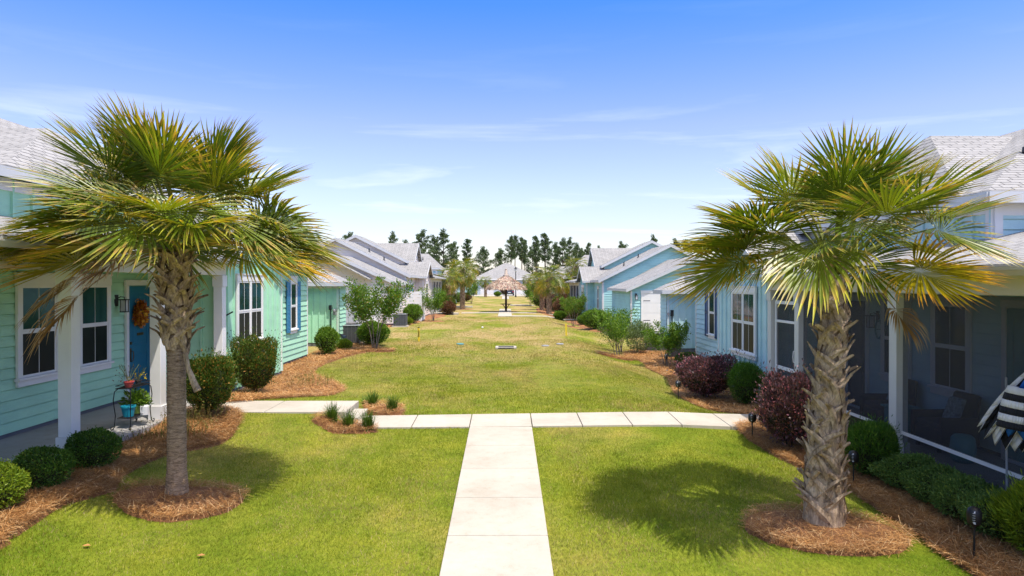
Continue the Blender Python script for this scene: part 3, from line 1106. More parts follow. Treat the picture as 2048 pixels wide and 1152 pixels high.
    for (a, b0, b1, sg) in ((wing0, 7.3, 15, -1), (6.8, 7.3, 15, 1), (11.6, 7.3, 9, -1), (16.4, 6.65, 7.3, -1)):
        pl, Lw = endw(a, b0, b1, sg)
        pl.box(fnd, 0.0, Lw, Z(-0.5), Z(base), -0.3, -0.017)
    fnd.build_split("foundation", M['fnd'], root)

    # roofs
    rf, fs = MB(), MB()
    T = 0.05
    nd = (0, -d, 0)
    pd = (0, d, 0)
    ncourt = (-s, 0, 0)
    w0 = wing0 - 0.3
    e, r = 2.62, 2.62 + 0.45 * 4.2
    if wing == 'short':
        k_ = 7.15 - w0
        zt = e + 0.45 * k_
        rf.poly_slab([P(7.15, 7.0, e), P(7.15, 15.4, e), P(w0, 15.4 - k_, zt), P(w0, 7.0 + k_, zt)], T, True)
        rf.poly_slab([P(7.15, 7.0, e), P(w0, 7.0, e), P(w0, 7.0 + k_, zt)], T, True)
        rf.poly_slab([P(7.15, 15.4, e), P(w0, 15.4, e), P(w0, 15.4 - k_, zt)], T, True)
        strip(fs, P(w0, 7.0, e), P(7.15, 7.0, e), 0.15, 0.025, ncourt)
        strip(fs, P(7.15, 7.0, e), P(7.15, 15.4, e), 0.15, 0.025, pd)
    else:
        ah, ar = (7.15, 2.95) if wing == 'hip' else (11.6, 11.6)
        rf.poly_slab([P(w0, 7.0, e), P(ah, 7.0, e), P(ar, 11.2, r), P(w0, 11.2, r)], T, True)
        rf.poly_slab([P(w0, 15.4, e), P(ah, 15.4, e), P(ar, 11.2, r), P(w0, 11.2, r)], T, True)
        if wing == 'hip':
            rf.poly_slab([P(7.15, 7.0, e), P(7.15, 15.4, e), P(2.95, 11.2, r)], T, True)
            strip(fs, P(7.15, 7.0, e), P(7.15, 15.4, e), 0.15, 0.025, pd)
        strip(fs, P(w0, 7.0, e), P(ah, 7.0, e), 0.15, 0.025, ncourt)
        strip(fs, P(w0, 7.0, e), P(w0, 11.2, r), 0.19, 0.025, nd)
        strip(fs, P(w0, 15.4, e), P(w0, 11.2, r), 0.19, 0.025, nd)
    # link
    rf.poly_slab([P(5.0, 8.7, e + .25), P(11.6, 8.7, e + .25), P(11.6, 12.2, r + .2), P(5.0, 12.2, r + .2)], T, True)
    strip(fs, P(7.2, 8.7, e + .25), P(11.6, 8.7, e + .25), 0.15, 0.025, ncourt)
    # main
    e, r = 3.20, 3.20 + 0.5 * 5.45
    rf.poly_slab([P(11.25, 6.95, e), P(16.3, 6.95, e), P(16.3, 12.4, r), P(11.25, 12.4, r)], T, True)
    rf.poly_slab([P(16.3, 8.0, e + .525), P(20.8, 8.0, e + .525), P(20.8, 12.4, r), P(16.3, 12.4, r)], T, True)
    rf.poly_slab([P(11.25, 17.85, e), P(20.8, 17.85, e), P(20.8, 12.4, r), P(11.25, 12.4, r)], T, True)
    strip(fs, P(11.25, 6.95, e), P(16.05, 6.95, e), 0.16, 0.025, ncourt)
    strip(fs, P(11.25, 6.95, e), P(11.25, 12.4, r), 0.22, 0.025, nd)
    strip(fs, P(11.25, 17.85, e), P(11.25, 12.4, r), 0.22, 0.025, nd)
    # bay gable
    e, r = 3.15, 3.15 + 0.49 * 2.55
    for sg in (-1, 1):
        rf.poly_slab([P(18.6, 6.32, r), P(18.6, 10.2, r), P(18.6 + sg * 2.55, 8.2 if sg > 0 else 7.6, e), P(18.6 + sg * 2.55, 6.32, e)], T, True)
        strip(fs, P(18.6, 6.32, r), P(18.6 + sg * 2.55, 6.32, e), 0.20, 0.03, ncourt)
        strip(fs, P(18.6 + sg * 2.55, 6.32, e), P(18.6 + sg * 2.55, 7.6, e), 0.13, 0.02, (0, sg * d, 0))
    # porch shed roof
    e = 3.15
    m_ = 0.235
    rf.poly_slab([P(20.6, 6.1, e), P(porch_end + .35, 6.1, e), P(porch_end + .35, 8.45, e + m_ * 2.35), P(20.6, 8.45, e + m_ * 2.35)], T, True)
    rf.poly_slab([P(26.02, 8.45, e + m_ * 2.35), P(porch_end + .35, 8.45, e + m_ * 2.35), P(porch_end + .35, 14, e + m_ * 7.9), P(26.02, 14, e + m_ * 7.9)], T, True)
    # upper roof
    e, r = 4.47, 4.47 + 0.5 * 4.3
    rf.poly_slab([P(17.9, 8.1, e), P(26.3, 8.1, e), P(22.0, 12.4, r), P(17.9, 12.4, r)], T, True)
    rf.poly_slab([P(17.9, 16.7, e), P(26.3, 16.7, e), P(22.0, 12.4, r), P(17.9, 12.4, r)], T, True)
    rf.poly_slab([P(26.3, 8.1, e), P(26.3, 16.7, e), P(22.0, 12.4, r)], T, True)
    strip(fs, P(17.9, 8.1, e), P(26.3, 8.1, e), 0.17, 0.03, ncourt)
    strip(fs, P(26.3, 8.1, e), P(26.3, 16.7, e), 0.19, 0.03, pd)
    strip(fs, P(17.9, 8.1, e), P(17.9, 12.4, r), 0.22, 0.025, nd)
    strip(fs, P(17.9, 16.7, e), P(17.9, 12.4, r), 0.22, 0.025, nd)
    # cross roof
    if cross_gable:
        h_, c0, rb, rz_ = 2.75, 21.9, 7.7, 4.45 + 0.62 * 2.75
        for sg in (-1, 1):
            rf.poly_slab([P(c0, rb, rz_), P(c0, 13, rz_), P(c0 + sg * h_, 9, 4.45), P(c0 + sg * h_, rb, 4.45)], T, True)
            strip(fs, P(c0, rb, rz_), P(c0 + sg * h_, rb, 4.45), 0.20, 0.03, ncourt)
            strip(fs, P(c0 + sg * h_, rb, 4.45), P(c0 + sg * h_, 8.3, 4.45), 0.15, 0.02, (0, sg * d, 0))
        cg = MB()
        pl, Lw = court(c0 - 2.5, c0 + 2.5, 8.0)
        wall_fill(cg, pl, 0, Lw, Z(3.3), lambda u: Z(4.4) + 0.62 * (2.5 - abs(u - 2.5)), 'lap')
        for a, sg in ((c0 - 2.5, -1), (c0 + 2.5, 1)):
            pl, Lw = endw(a, 8.0, 8.6, sg)
            wall_fill(cg, pl, 0, Lw, Z(3.3), Z(4.4), 'lap')
        cg.build("dormer_wall", WM, root)
    else:
        e, r = 4.485, cr
        rf.poly_slab([P(18.05, 8.08, e), P(25.6, 8.08, e), P(21.83, 9.9, r)], T, True)
        for a in (18.05, 25.6):
            rf.poly_slab([P(a, 8.08, e), P(21.83, 9.9, r), P(21.83, 15, r), P(a, 15, e)], T, True)
    ro = rf.build("roof", M['roof'], root)
    for (a, b_, z_) in ((13.2, 9.2, 3.2 + 0.5 * 2.25), (14.6, 10.6, 3.2 + 0.5 * 3.65), (24.3, 10.3, 4.47 + 0.5 * 2.2)):
        v = MB()
        p = P(a, b_, z_)
        v.lathe((p[0], p[1], p[2] - 0.06), [(0.10, 0), (0.09, 0.10), (0.05, 0.12), (0.045, 0.34), (0.0, 0.341)], 10)
        v.build("vent_pipe", M['dkgrey'], ro)
    fs.build_split("fascia", M['gutter'], root)

    # porch beam, gutter, ceiling, floor
    y0, y1 = sorted((Y0 + d * 20.8, Y0 + d * porch_end))
    pm = MB()
    x0, x1 = sorted((s * 6.49, s * 6.69))
    pm.box(x0, x1, y0 - 0.0, y1, Z(2.75), Z(3.02))
    x0, x1 = sorted((s * 6.44, s * 6.74))
    pm.box(x0, x1, y0 - 0.01, y1 + 0.01, Z(3.02), Z(3.05))
    pm.build("porch_beam", M[soff], root, bevel=0.006)
    pm = MB()
    ya, yb = sorted((Y0 + d * 20.6, Y0 + d * (porch_end + .35)))
    prof = [(6.12, 3.00), (6.04, 3.00), (6.00, 3.07), (6.00, 3.115), (6.12, 3.115)]
    pm.add([(s * b, ya, Z(z)) for b, z in prof] + [(s * b, yb, Z(z)) for b, z in prof],
           [(0, 1, 2, 3, 4), (9, 8, 7, 6, 5)] + [(i, (i + 1) % 5, (i + 1) % 5 + 5, i + 5) for i in range(5)])
    pm.build("gutter", M['gutter'], root)
    pm = MB()
    x0, x1 = sorted((s * 6.12, s * 8.29))
    pm.box(x0, x1, ya, yb, Z(3.052), Z(3.075))
    x0, x1 = sorted((s * 7.0, s * 7.28))
    y2, y3 = sorted((Y0 + d * 11.3, Y0 + d * 16.1))
    pm.box(x0, x1, y2, y3, Z(3.06), Z(3.09))
    pm.build("soffit", M[soff], root)
    pm = MB()
    x0, x1 = sorted((s * 6.42, s * 8.3))
    jy = np.arange(y0 + 0.02, y1, 2.4)
    for i, a in enumerate(jy):
        pm.box(x0, x1, a, min(a + 2.388, y1), Z(-0.4), Z(0.0))
    pm.build("porch_floor", M['porch'], root, bevel=0.012)
    # posts
    for yy in posts:
        q = MB()
        cx = s * 6.59
        q.box(cx - 0.10, cx + 0.10, yy - 0.11, yy + 0.11, Z(0.26), Z(2.75 - 0.26))
        q.box(cx - 0.125, cx + 0.125, yy - 0.135, yy + 0.135, Z(-0.02), Z(0.26))
        q.box(cx - 0.12, cx + 0.12, yy - 0.13, yy + 0.13, Z(2.75 - 0.26), Z(2.748))
        q.build("porch_post", M['white'] if not screened else M['offwhite'], root, bevel=0.006)
    if screened and posts:
        ps = sorted(list(posts))
        for a, b in zip(ps[:-1], ps[1:]):
            if b - a < 1.7:
                continue
            q = MB()
            x0, x1 = sorted((s * 6.600, s * 6.603))
            q.box(x0, x1, a + 0.11, b - 0.11, Z(0.02), Z(2.74))
            q.build("screen", M['screen'], root)
            q = MB()
            q.box(s * 6.6 - 0.022, s * 6.6 + 0.022, a + 0.112, b - 0.112, Z(0.40), Z(0.45))
            q.build("screen_rail", M['white'], root)
            q = MB()
            q.box(s * 6.6 - 0.02, s * 6.6 + 0.02, a + 0.114, b - 0.114, Z(0.0), Z(0.04))
            q.build("screen_rail", M['dkgrey'], root)
    return root, pb, pp, Z, P


HG = "bungalows facing each other across the lawn"
# left, mint green
YL, ZL = 36.7, 0.20
L1, pb, pp, Z, P = house(-1, YL, -1, ZL, 'mint', "mint green bungalow with blue shutters and an open porch, behind the left palm", True,
                         porch_end=31.5, posts=(5.2, 7.7, 10.35, 12.98, 15.78), group=HG, cr=5.92, wing0=5.6, wing='short')
oy = pp.o.y
add_window(L1, pp, 11.66 - oy, 12.56 - oy, 0.20 + 0.95, 0.20 + 2.52, head=0.2)
add_window(L1, pp, 13.30 - oy, 14.20 - oy, 0.20 + 0.95, 0.20 + 2.52, head=0.2)
q = MB()
pp.box(q, 10.98 - oy, 11.14 - oy, Z(0.0), Z(3.05), 0, 0.06)
q.build("corner_trim", M['white'], L1)
ob = pb.o.y
add_window(L1, pb, 16.86 - ob, 18.46 - ob, 1.30, 2.82, cols=2, head=0.16)
p2 = PL((-7.3, 20.3), (0, 1), (1, 0))
add_window(L1, p2, 2.73, 3.30, 1.22, 2.78, shut='shutter_b', muntin=False, head=0.22)


def porch_door(root, pl, u0, u1, z0, z1, mat, side, wall_lip=0.0):
    pl = pl.out(0.03)
    f = MB()
    pl.box(f, u0 - 0.10, u0, z0, z1 + 0.02, 0, 0.055)
    pl.box(f, u1, u1 + 0.10, z0, z1 + 0.02, 0, 0.055)
    pl.box(f, u0 - 0.12, u1 + 0.12, z1 + 0.02, z1 + 0.14, 0, 0.06)
    pl.box(f, u0, u1, z0 - 0.0, z0 + 0.05, 0, 0.085)
    f.build("door_frame", M['white'], root, bevel=0.004)
    g = MB()
    pl.box(g, u0, u1, z0 + 0.05, z1, 0.0, 0.028)
    w, h = u1 - u0, z1 - z0 - 0.05
    zz = z0 + 0.05
    for a, b in ((u0, u0 + 0.12 * w / 0.9), (u1 - 0.12 * w / 0.9, u1)):
        pl.box(g, a, b, zz, z1, 0.028, 0.040)
    for a, b in ((0, 0.2), (h * 0.40, h * 0.40 + 0.16), (h - 0.15, h)):
        pl.box(g, u0 + 0.12, u1 - 0.12, zz + a, zz + b, 0.028, 0.039)
    for a, b in ((0.26, h * 0.40 - 0.06), (h * 0.40 + 0.22, h - 0.21)):
        pl.box(g, u0 + 0.19, u1 - 0.19, zz + a, zz + b, 0.028, 0.036)
    dr = g.build("door", M[mat], root, bevel=0.005)
    k = MB()
    uk = u0 + 0.07
    zk = zz + h * 0.38
    pl.box(k, uk - 0.025, uk + 0.025, zk - 0.14, zk + 0.16, 0.040, 0.048)
    k.tube([pl.p(uk, zk + 0.10, 0.045), pl.p(uk, zk + 0.09, 0.10), pl.p(uk, zk - 0.02, 0.11), pl.p(uk, zk - 0.12, 0.09), pl.p(uk, zk - 0.13, 0.045)], 0.010, 8)
    pl.box(k, uk - 0.03, uk + 0.03, zk + 0.24, zk + 0.30, 0.040, 0.062)
    k.build("handle", M['brass'], dr)
    return dr


dr = porch_door(L1, pp, 14.96 - oy, 15.84 - oy, 0.20, 0.20 + 2.50, 'doorblue', 1)
q = MB()
pp.box(q, 15.30 - oy, 15.56 - oy, 1.60, 1.66, 0.058, 0.074)
q.build("mail_slot", M['brass'], dr)
q = MB()
for z in (0.5, 1.45, 2.4):
    pp.box(q, 15.82 - oy, 15.87 - oy, 0.2 + z - 0.06, 0.2 + z + 0.06, 0.06, 0.092)
q.build("hinge", M['dkgrey'], dr)


def wall_lantern(root, pl, u, z, m='dkgrey'):
    q = MB()
    pl.box(q, u - 0.055, u + 0.055, z - 0.14, z + 0.10, 0.02, 0.045)
    q.tube([pl.p(u, z + 0.02, 0.045), pl.p(u, z + 0.06, 0.12), pl.p(u, z + 0.05, 0.20), pl.p(u, z + 0.0, 0.20)], 0.010, 6)
    pl.box(q, u - 0.08, u + 0.08, z - 0.015, z + 0.01, 0.12, 0.28)
    pl.box(q, u - 0.065, u + 0.065, z - 0.27, z - 0.25, 0.135, 0.265)
    for a in (-0.062, 0.05):
        for n in (0.138, 0.250):
            pl.box(q, u + a, u + a + 0.012, z - 0.25, z - 0.015, n, n + 0.012)
    lo = q.build("wall_lantern", M[m], root)
    q = MB()
    pl.box(q, u - 0.05, u + 0.05, z - 0.245, z - 0.02, 0.15, 0.25)
    q.build("lantern_glass", M['lens'], lo)


wall_lantern(L1, pp, 14.56 - oy, 2.42)
# flag bracket, outlet and hose bib on the bay
q = MB()
q.tube([(-6.62, 16.05, 1.98), (-6.40, 16.05, 2.10)], 0.018, 8)
q.box(-6.645, -6.61, 16.00, 16.10, 1.90, 2.05)
q.build("flag_bracket", M['black'], L1)
q = MB()
q.box(-6.65, -6.58, 19.33, 19.45, 0.86, 1.0)
q.build("outlet_box", M['white'], L1)
# batten wall of the garage wing: meter, conduit, hose bib
q = MB()
q.box(-7.72, -7.60, 29.78, 29.90, 1.62, 1.82)
q.tube([(-7.66, 29.86, 1.62), (-7.66, 29.86, 0.3)], 0.02, 6)
q.build("conduit_box", M['black'], L1)
q = MB()
q.lathe((-7.48, 29.80, 1.55), [(0.0, 0.0), (0.055, 0.0), (0.06, 0.05), (0.05, 0.10), (0.0, 0.11)], 12)
q.box(-7.54, -7.42, 29.86, 29.90, 1.40, 1.66)
q.build("meter", M['grey'], L1)

# right, pale blue, screened porch
YR, ZR = 37.7, -0.15
R1, pb, pp, Z, P = house(1, YR, -1, ZR, 'blue', "pale blue bungalow with navy shutters and a dark screened porch, behind the right palm", True,
                         porch_end=32.5, posts=(4.0, 7.5, 11.40, 15.20, 16.78), screened=True, group=HG, wing0=5.6, wing='short')
oy = pp.o.y
add_window(R1, pp, 12.12 - oy, 13.06 - oy, Z(0.95), Z(2.52), head=0.2)
add_window(R1, pp, 13.92 - oy, 14.82 - oy, Z(0.95), Z(2.52), head=0.2)
porch_door(R1, pp, 15.55 - oy, 16.35 - oy, Z(0), Z(2.5), 'dkgrey', 1)
porch_door(R1, pp, 10.1 - oy, 11.15 - oy, Z(0), Z(2.5), 'tealp', 1)
wall_lantern(R1, pp, 15.1 - oy, Z(2.2))
ob = pb.o.y
add_window(R1, pb, 18.05 - ob, 19.80 - ob, Z(1.02), Z(2.66), cols=2, head=0.16)
p2 = PL((7.3, 21.3), (0, 1), (-1, 0))
add_window(R1, p2, 2.33, 2.95, Z(1.12), Z(2.66), shut='shutter_n', muntin=False, head=0.2)
# screen door on the bay end of the porch
q = MB()
q2 = MB()
sx = 6.6
for a, b, z0, z1 in ((15.36, 15.44, .02, 2.5), (16.54, 16.62, .02, 2.5), (15.44, 16.54, 2.42, 2.5), (15.44, 16.54, .02, .18), (15.44, 16.54, 0.86, 0.94), (15.44, 16.54, 1.98, 2.04)):
    q.box(sx - 0.03, sx + 0.03, a, b, Z(z0), Z(z1))
sdoor = q.build("screen_door", M['white'], R1, bevel=0.004)
q2.box(sx - 0.002, sx + 0.002, 15.44, 16.54, Z(0.18), Z(2.42))
q2.build("screen_mesh", M['screen'], sdoor)
q = MB()
q.tube([(sx - 0.03, 15.40, Z(1.10)), (sx - 0.09, 15.40, Z(1.13)), (sx - 0.10, 15.40, Z(1.25)), (sx - 0.09, 15.40, Z(1.37)), (sx - 0.03, 15.40, Z(1.40))], 0.012, 8)
q.build("handle", M['white'], sdoor)
q = MB()
q.box(sx - 0.003, sx + 0.003, 15.30, 16.70, Z(2.52), Z(2.74))
q.build("screen", M['screen'], R1)
q = MB()
q.box(7.46, 7.58, 30.78, 30.90, Z(1.45), Z(1.72))
q.tube([(7.52, 30.85, Z(1.45)), (7.52, 30.85, Z(0.3))], 0.02, 6)
q.build("conduit_box", M['black'], R1)
q = MB()
q.lathe((7.33 + 0.02, 30.84, Z(1.5)), [(0.0, 0.0), (0.05, 0.0), (0.05, 0.10), (0.0, 0.11)], 12)
q.build("meter", M['grey'], R1)

# second pair
L2, pb, pp, Z, P = house(-1, 38.4, 1, 0.20, 'cream', "cream bungalow with turquoise shutters and stepped grey gables, second on the left", False,
                         porch_end=30.5, posts=(59.4, 61.0, 63.5, 66.2, 68.7), screened=True, cross_gable=True, soff='offwhite', group=HG, wing0=6.1, wing='through')
p2 = PL((-7.3, 50.0), (0, 1), (1, 0))
add_window(L2, p2, 1.7, 2.4, 1.15, 2.7, shut='shutter_t', muntin=False)
add_window(L2, pb, 1.3, 3.1, 1.2, 2.8, cols=2, muntin=False)
R2, pb, pp, Z, P = house(1, 40.0, 1, -0.15, 'aqua', "aqua bungalow with a white garage door under stacked gables, second on the right", False,
                         porch_end=30.0, posts=(60.9, 63.5, 66.2, 69.0), screened=True, cross_gable=True, soff='offwhite', group=HG)
p2 = PL((7.3, 51.6), (0, 1), (-1, 0))
add_window(R2, p2, 1.7, 2.4, 0.8, 2.4, muntin=False, trimmat='offwhite')
add_window(R2, pb, 1.3, 3.1, 0.8, 2.5, cols=2, muntin=False)
# narrow garage door of the aqua house with strap hinges, and its lamp
pe = PL((7.3, 40.0), (1, 0), (0, -1)).out(0.03)
q = MB()
pe.box(q, 0.62, 0.74, Z(0), Z(2.36), 0.02, 0.05)
pe.box(q, 2.36, 2.48, Z(0), Z(2.36), 0.02, 0.05)
pe.box(q, 0.60, 2.50, Z(2.36), Z(2.52), 0.02, 0.056)
q.build("door_frame", M['white'], R2)
q = MB()
for i in range(4):
    pe.box(q, 0.745, 2.355, Z(0.02 + i * 0.585), Z(0.02 + i * 0.585 + 0.578), 0.02, 0.034)
    for k in range(8):
        pe.box(q, 0.77 + k * 0.2, 0.955 + k * 0.2, Z(0.06 + i * 0.585), Z(0.56 + i * 0.585), 0.034, 0.037)
gd = q.build("garage_door", M['white'], R2)
q = MB()
for z in (0.75, 1.9):
    pe.box(q, 0.75, 1.15, Z(z), Z(z + 0.035), 0.034, 0.044)
q.build("strap_hinge", M['black'], gd)
wall_lantern(R2, pe, 0.42 - 0.1, Z(2.25))
# the cream house's wide garage door with its pale surround
pe = PL((-7.3, 38.4 + 6.1), (-1, 0), (0, -1)).out(0.03)
q = MB()
for i in range(4):
    pe.box(q, 1.0, 6.2, 0.24 + i * 0.56, 0.24 + i * 0.56 + 0.552, 0.02, 0.036)
q.build("garage_door", M['white'], L2)
q = MB()
pe.box(q, 0.86, 1.0, 0.2, 2.49, 0.02, 0.05)
pe.box(q, 6.2, 6.34, 0.2, 2.49, 0.02, 0.05)
pe.box(q, 0.84, 6.36, 2.49, 2.65, 0.02, 0.055)
q.build("door_frame", M['white'], L2)

L3, pb, pp, Z, P = house(-1, 109, -1, 0.25, 'teal', "pale teal bungalow with a hipped roof, third on the left, behind the mid lawn palms", False,
                         porch_end=30.0, posts=(79.6, 82.3, 85.0, 87.6), screened=True, cross_gable=False, soff='offwhite', group=HG)
add_window(L3, pb, 1.3, 3.1, 1.2, 2.8, cols=2, muntin=False)
R3, pb, pp, Z, P = house(1, 108, -1, 0.05, 'mint', "mint bungalow with a hipped roof, third on the right, behind the orange tipped palms", False,
                         porch_end=30.0, posts=(78.6, 81.3, 84.0, 86.6), screened=True, cross_gable=False, soff='offwhite', group=HG)
add_window(R3, pb, 1.3, 3.1, 1.0, 2.6, cols=2, muntin=False)

# the grey house that closes the view
eh = empty("bungalow", (0.5, 148, 0.45), "pale grey bungalow with a broad hipped roof at the far end of the lawn", "house")
q = MB()
for (pl, Lw) in ((PL((-6.0, 143.5), (1, 0), (0, -1)), 12.6), (PL((6.6, 143.5), (0, 1), (1, 0)), 10), (PL((-6.0, 143.5), (0, 1), (-1, 0)), 10)):
    wall_fill(q, pl, 0, Lw, 0.5, 3.7, 'lap')
q.build("wall", M['greyblue'], eh)
pl = PL((-6.0, 143.5), (1, 0), (0, -1))
for (a, b) in ((0.6, 3.4), (7.4, 10.4)):
    q = MB()
    for i in range(4):
        pl.box(q, a, b, 0.5 + i * 0.56, 0.5 + i * 0.56 + 0.55, 0.045, 0.07)
    q.build("garage_door", M['white'], eh)
for (a, b) in ((1.0, 1.5), (2.0, 2.5), (4.6, 5.4), (11.2, 12.0)):
    q = MB()
    pl.box(q, a, b, 2.2 if a < 3 else 1.4, 2.5, 0.072, 0.085)
    q.build("window", M['glassd'], eh)
q = MB()
e, r = 3.85, 7.3
q.poly_slab([(-7, 142.9, e), (7.4, 142.9, e), (0.6, 149.5, r), (-0.4, 149.5, r)], 0.06, True)
q.poly_slab([(-7, 142.9, e), (-7, 156, e), (-0.4, 149.5, r)], 0.06, True)
q.poly_slab([(7.4, 142.9, e), (7.4, 156, e), (0.6, 149.5, r)], 0.06, True)
q.poly_slab([(-7, 156, e), (7.4, 156, e), (0.6, 149.5, r), (-0.4, 149.5, r)], 0.06, True)
q.build("roof", M['roof'], eh)
q = MB()
strip(q, (-7, 142.9, e), (7.4, 142.9, e), 0.25, 0.03, (0, -1, 0))
q.build("fascia", M['white'], eh)
for (x, y, wd, dp, hz, rz_, lb) in ((-13.5, 150, 13, 12, 3.8, 6.3, "white roofed house partly hidden behind the left end of the grey house"),
                                     (15.5, 150, 14, 12, 3.8, 6.6, "pale house with a low white roof right of the grey house at the far end")):
    h = empty("far_house", (x, y, 0.45), lb, "house")
    q = MB()
    for (pl, Lw) in ((PL((x - wd / 2, y - dp / 2), (1, 0), (0, -1)), wd), (PL((x - wd / 2, y - dp / 2), (0, 1), (-1, 0)), dp), (PL((x + wd / 2, y - dp / 2), (0, 1), (1, 0)), dp)):
        wall_fill(q, pl, 0, Lw, 0.5, hz, 'lap')
    q.build("wall", M['teal'], h)
    q = MB()
    o_ = 0.5
    q.poly_slab([(x - wd / 2 - o_, y - dp / 2 - o_, hz), (x + wd / 2 + o_, y - dp / 2 - o_, hz), (x + wd / 4, y, rz_), (x - wd / 4, y, rz_)], 0.06, True)
    q.poly_slab([(x - wd / 2 - o_, y + dp / 2 + o_, hz), (x + wd / 2 + o_, y + dp / 2 + o_, hz), (x + wd / 4, y, rz_), (x - wd / 4, y, rz_)], 0.06, True)
    for sg in (-1, 1):
        q.poly_slab([(x + sg * (wd / 2 + o_), y - dp / 2 - o_, hz), (x + sg * (wd / 2 + o_), y + dp / 2 + o_, hz), (x + sg * wd / 4, y, rz_)], 0.06, True)
    q.build("roof", M['roof'], h)
    pl = PL((x - wd / 2, y - dp / 2), (1, 0), (0, -1))
    for k in (0.3, 0.7):
        q = MB()
        pl.box(q, wd * k, wd * k + 1, 1.4, 2.7, 0.045, 0.07)
        q.build("window", M['glassd'], h)


# ------------------------------------------------------------------ sabal palms
def frond_mesh(name, seed, mat, nl=58, span=112, L0=0.95, droop=0.5, pet=1.10, bend=0.35, segs=5, dead=False, pw=2, wm=0.040, cock=0):
    """fan leaf: arching petiole along +X, then a pleated, costapalmate blade"""
    rg = np.random.RandomState(seed)
    V, F, UV, MI = [], [], [], []

    def add(vs, fs, uvs, mi):
        n = len(V)
        V.extend(vs)
        UV.extend(uvs)
        for f in fs:
            F.append([i + n for i in f])
            MI.append(mi)
    # petiole
    k = 7
    pts = []
    for i in range(k + 1):
        t = i / k
        pts.append(np.array([pet * t, 0, -bend * 0.45 * t ** pw * pet]))
    tang = np.array([1, 0, -pw * bend * 0.45]) / math.hypot(1, pw * bend * 0.45)
    for i in range(k):
        vs = []
        for p, rr in ((pts[i], 0.026 - 0.014 * i / k), (pts[i + 1], 0.026 - 0.014 * (i + 1) / k)):
            for a in range(4):
                an = math.pi / 2 * a + math.pi / 4
                vs.append(p + np.array([0, math.cos(an) * rr * 1.3, math.sin(an) * rr * 0.7]))
        add(vs, [(a, (a + 1) % 4, 4 + (a + 1) % 4, 4 + a) for a in range(4)], [(0, 0)] * 8, 1)
    # costa bends down through the blade
    hub = pts[-1]
    side = np.array([0, 1.0, 0])
    ck = math.radians(cock)
    tang = np.array([tang[0] * math.cos(ck) + tang[2] * math.sin(ck), 0, tang[2] * math.cos(ck) - tang[0] * math.sin(ck)])
    up0 = np.cross(tang, side)
    if up0[2] < 0 or (cock and up0[0] < 0):
        up0 = -up0
    if cock and up0[0] < 0:
        up0 = -up0
    for j in range(nl):
        f = (j + 0.5) / nl * 2 - 1
        ang = math.radians(span) * f
        Lj = L0 * (1.0 - 0.22 * abs(f) ** 1.6) * rg.uniform(0.88, 1.06)
        dphi = math.radians(span) * 2 / nl
        # start point shifts along the costa: middle leaflets leave further out
        st = hub + tang * 0.16 * (1 - abs(f)) ** 1.5 - np.array([0, 0, 0.05]) * (1 - abs(f))
        d = tang * math.cos(ang) + side * math.sin(ang)
        lift = 0.26 * abs(math.sin(ang)) - 0.05             # blade is folded up into a V
        d = d + up0 * lift
        d /= np.linalg.norm(d)
        d = d + rg.normal(size=3) * 0.035
        dr = droop * rg.uniform(0.5, 1.5) * (0.65 + 1.0 * abs(f))
        hv = rg.uniform(0, 1)
        p = st.copy()
        row = []
        for i in range(segs + 1):
            t = i / segs
            r_ = Lj * t
            wmax = min(r_ * dphi * 1.04, wm) if t < 0.5 else wm * (1 - (t - 0.5) / 0.5) ** 0.8
            wmax = max(wmax, 0.0015)
            dd = d.copy()
            dd[2] -= dr * max(0, t - 0.30) ** 1.4 * 1.5
            dd /= np.linalg.norm(dd)
            sdir = np.cross(dd, up0)
            sdir /= np.linalg.norm(sdir) + 1e-9
            u_ = np.cross(sdir, dd)
            row += [p + sdir * wmax * 0.5, p - u_ * wmax * 0.28, p - sdir * wmax * 0.5]
            p = p + dd * Lj / segs
        fs = []
        for i in range(segs):
            a = i * 3
            fs += [(a, a + 1, a + 4, a + 3), (a + 1, a + 2, a + 5, a + 4)]
        add(row, fs, [(i // 3 / segs, hv) for i in range(len(row))], 0)
    me = bpy.data.meshes.new(name)
    me.from_pydata([tuple(v) for v in V], [], [tuple(f) for f in F])
    ul = me.uv_layers.new(name="uv")
    UV = np.array(UV, dtype=np.float32)
    ul.data.foreach_set("uv", UV[np.array(F).ravel()].ravel())
    me.materials.append(mat)
    me.materials.append(M['petiole_d'] if dead else M['petiole'])
    me.polygons.foreach_set("material_index", MI)
    me.update()
    return me


FR = {}
for key, mt in (('g', 'fr_g'), ('y', 'fr_y'), ('o', 'fr_o')):
    FR[key] = [frond_mesh("frond", 100 + i + ord(key), M[mt], droop=(0.35, 0.50, 0.75)[i], bend=(0.30, 0.55, 0.7)[i], L0=(0.88, 0.90, 0.92)[i], cock=(6, 20, 36)[i], span=128) for i in range(3)]
FR['d'] = [frond_mesh("frond", 77, M['fr_d'], nl=30, span=75, droop=2.2, bend=1.0, dead=True, L0=0.85), frond_mesh("frond", 78, M['fr_d'], nl=30, span=85, droop=2.8, bend=1.2, dead=True, L0=0.8)]
FR['h'] = [frond_mesh("frond", 91, M['fr_y'], nl=40, span=72, droop=1.9, bend=1.1, pw=8, pet=0.95, L0=0.95, wm=0.045)]
FAR = {k: [frond_mesh("frond", 200 + ord(k), M[mt], nl=24, segs=3, droop=0.8, bend=0.5, wm=0.048, cock=35)] for k, mt in (('g', 'fr_g'), ('y', 'fr_y'), ('o', 'fr_o'))}


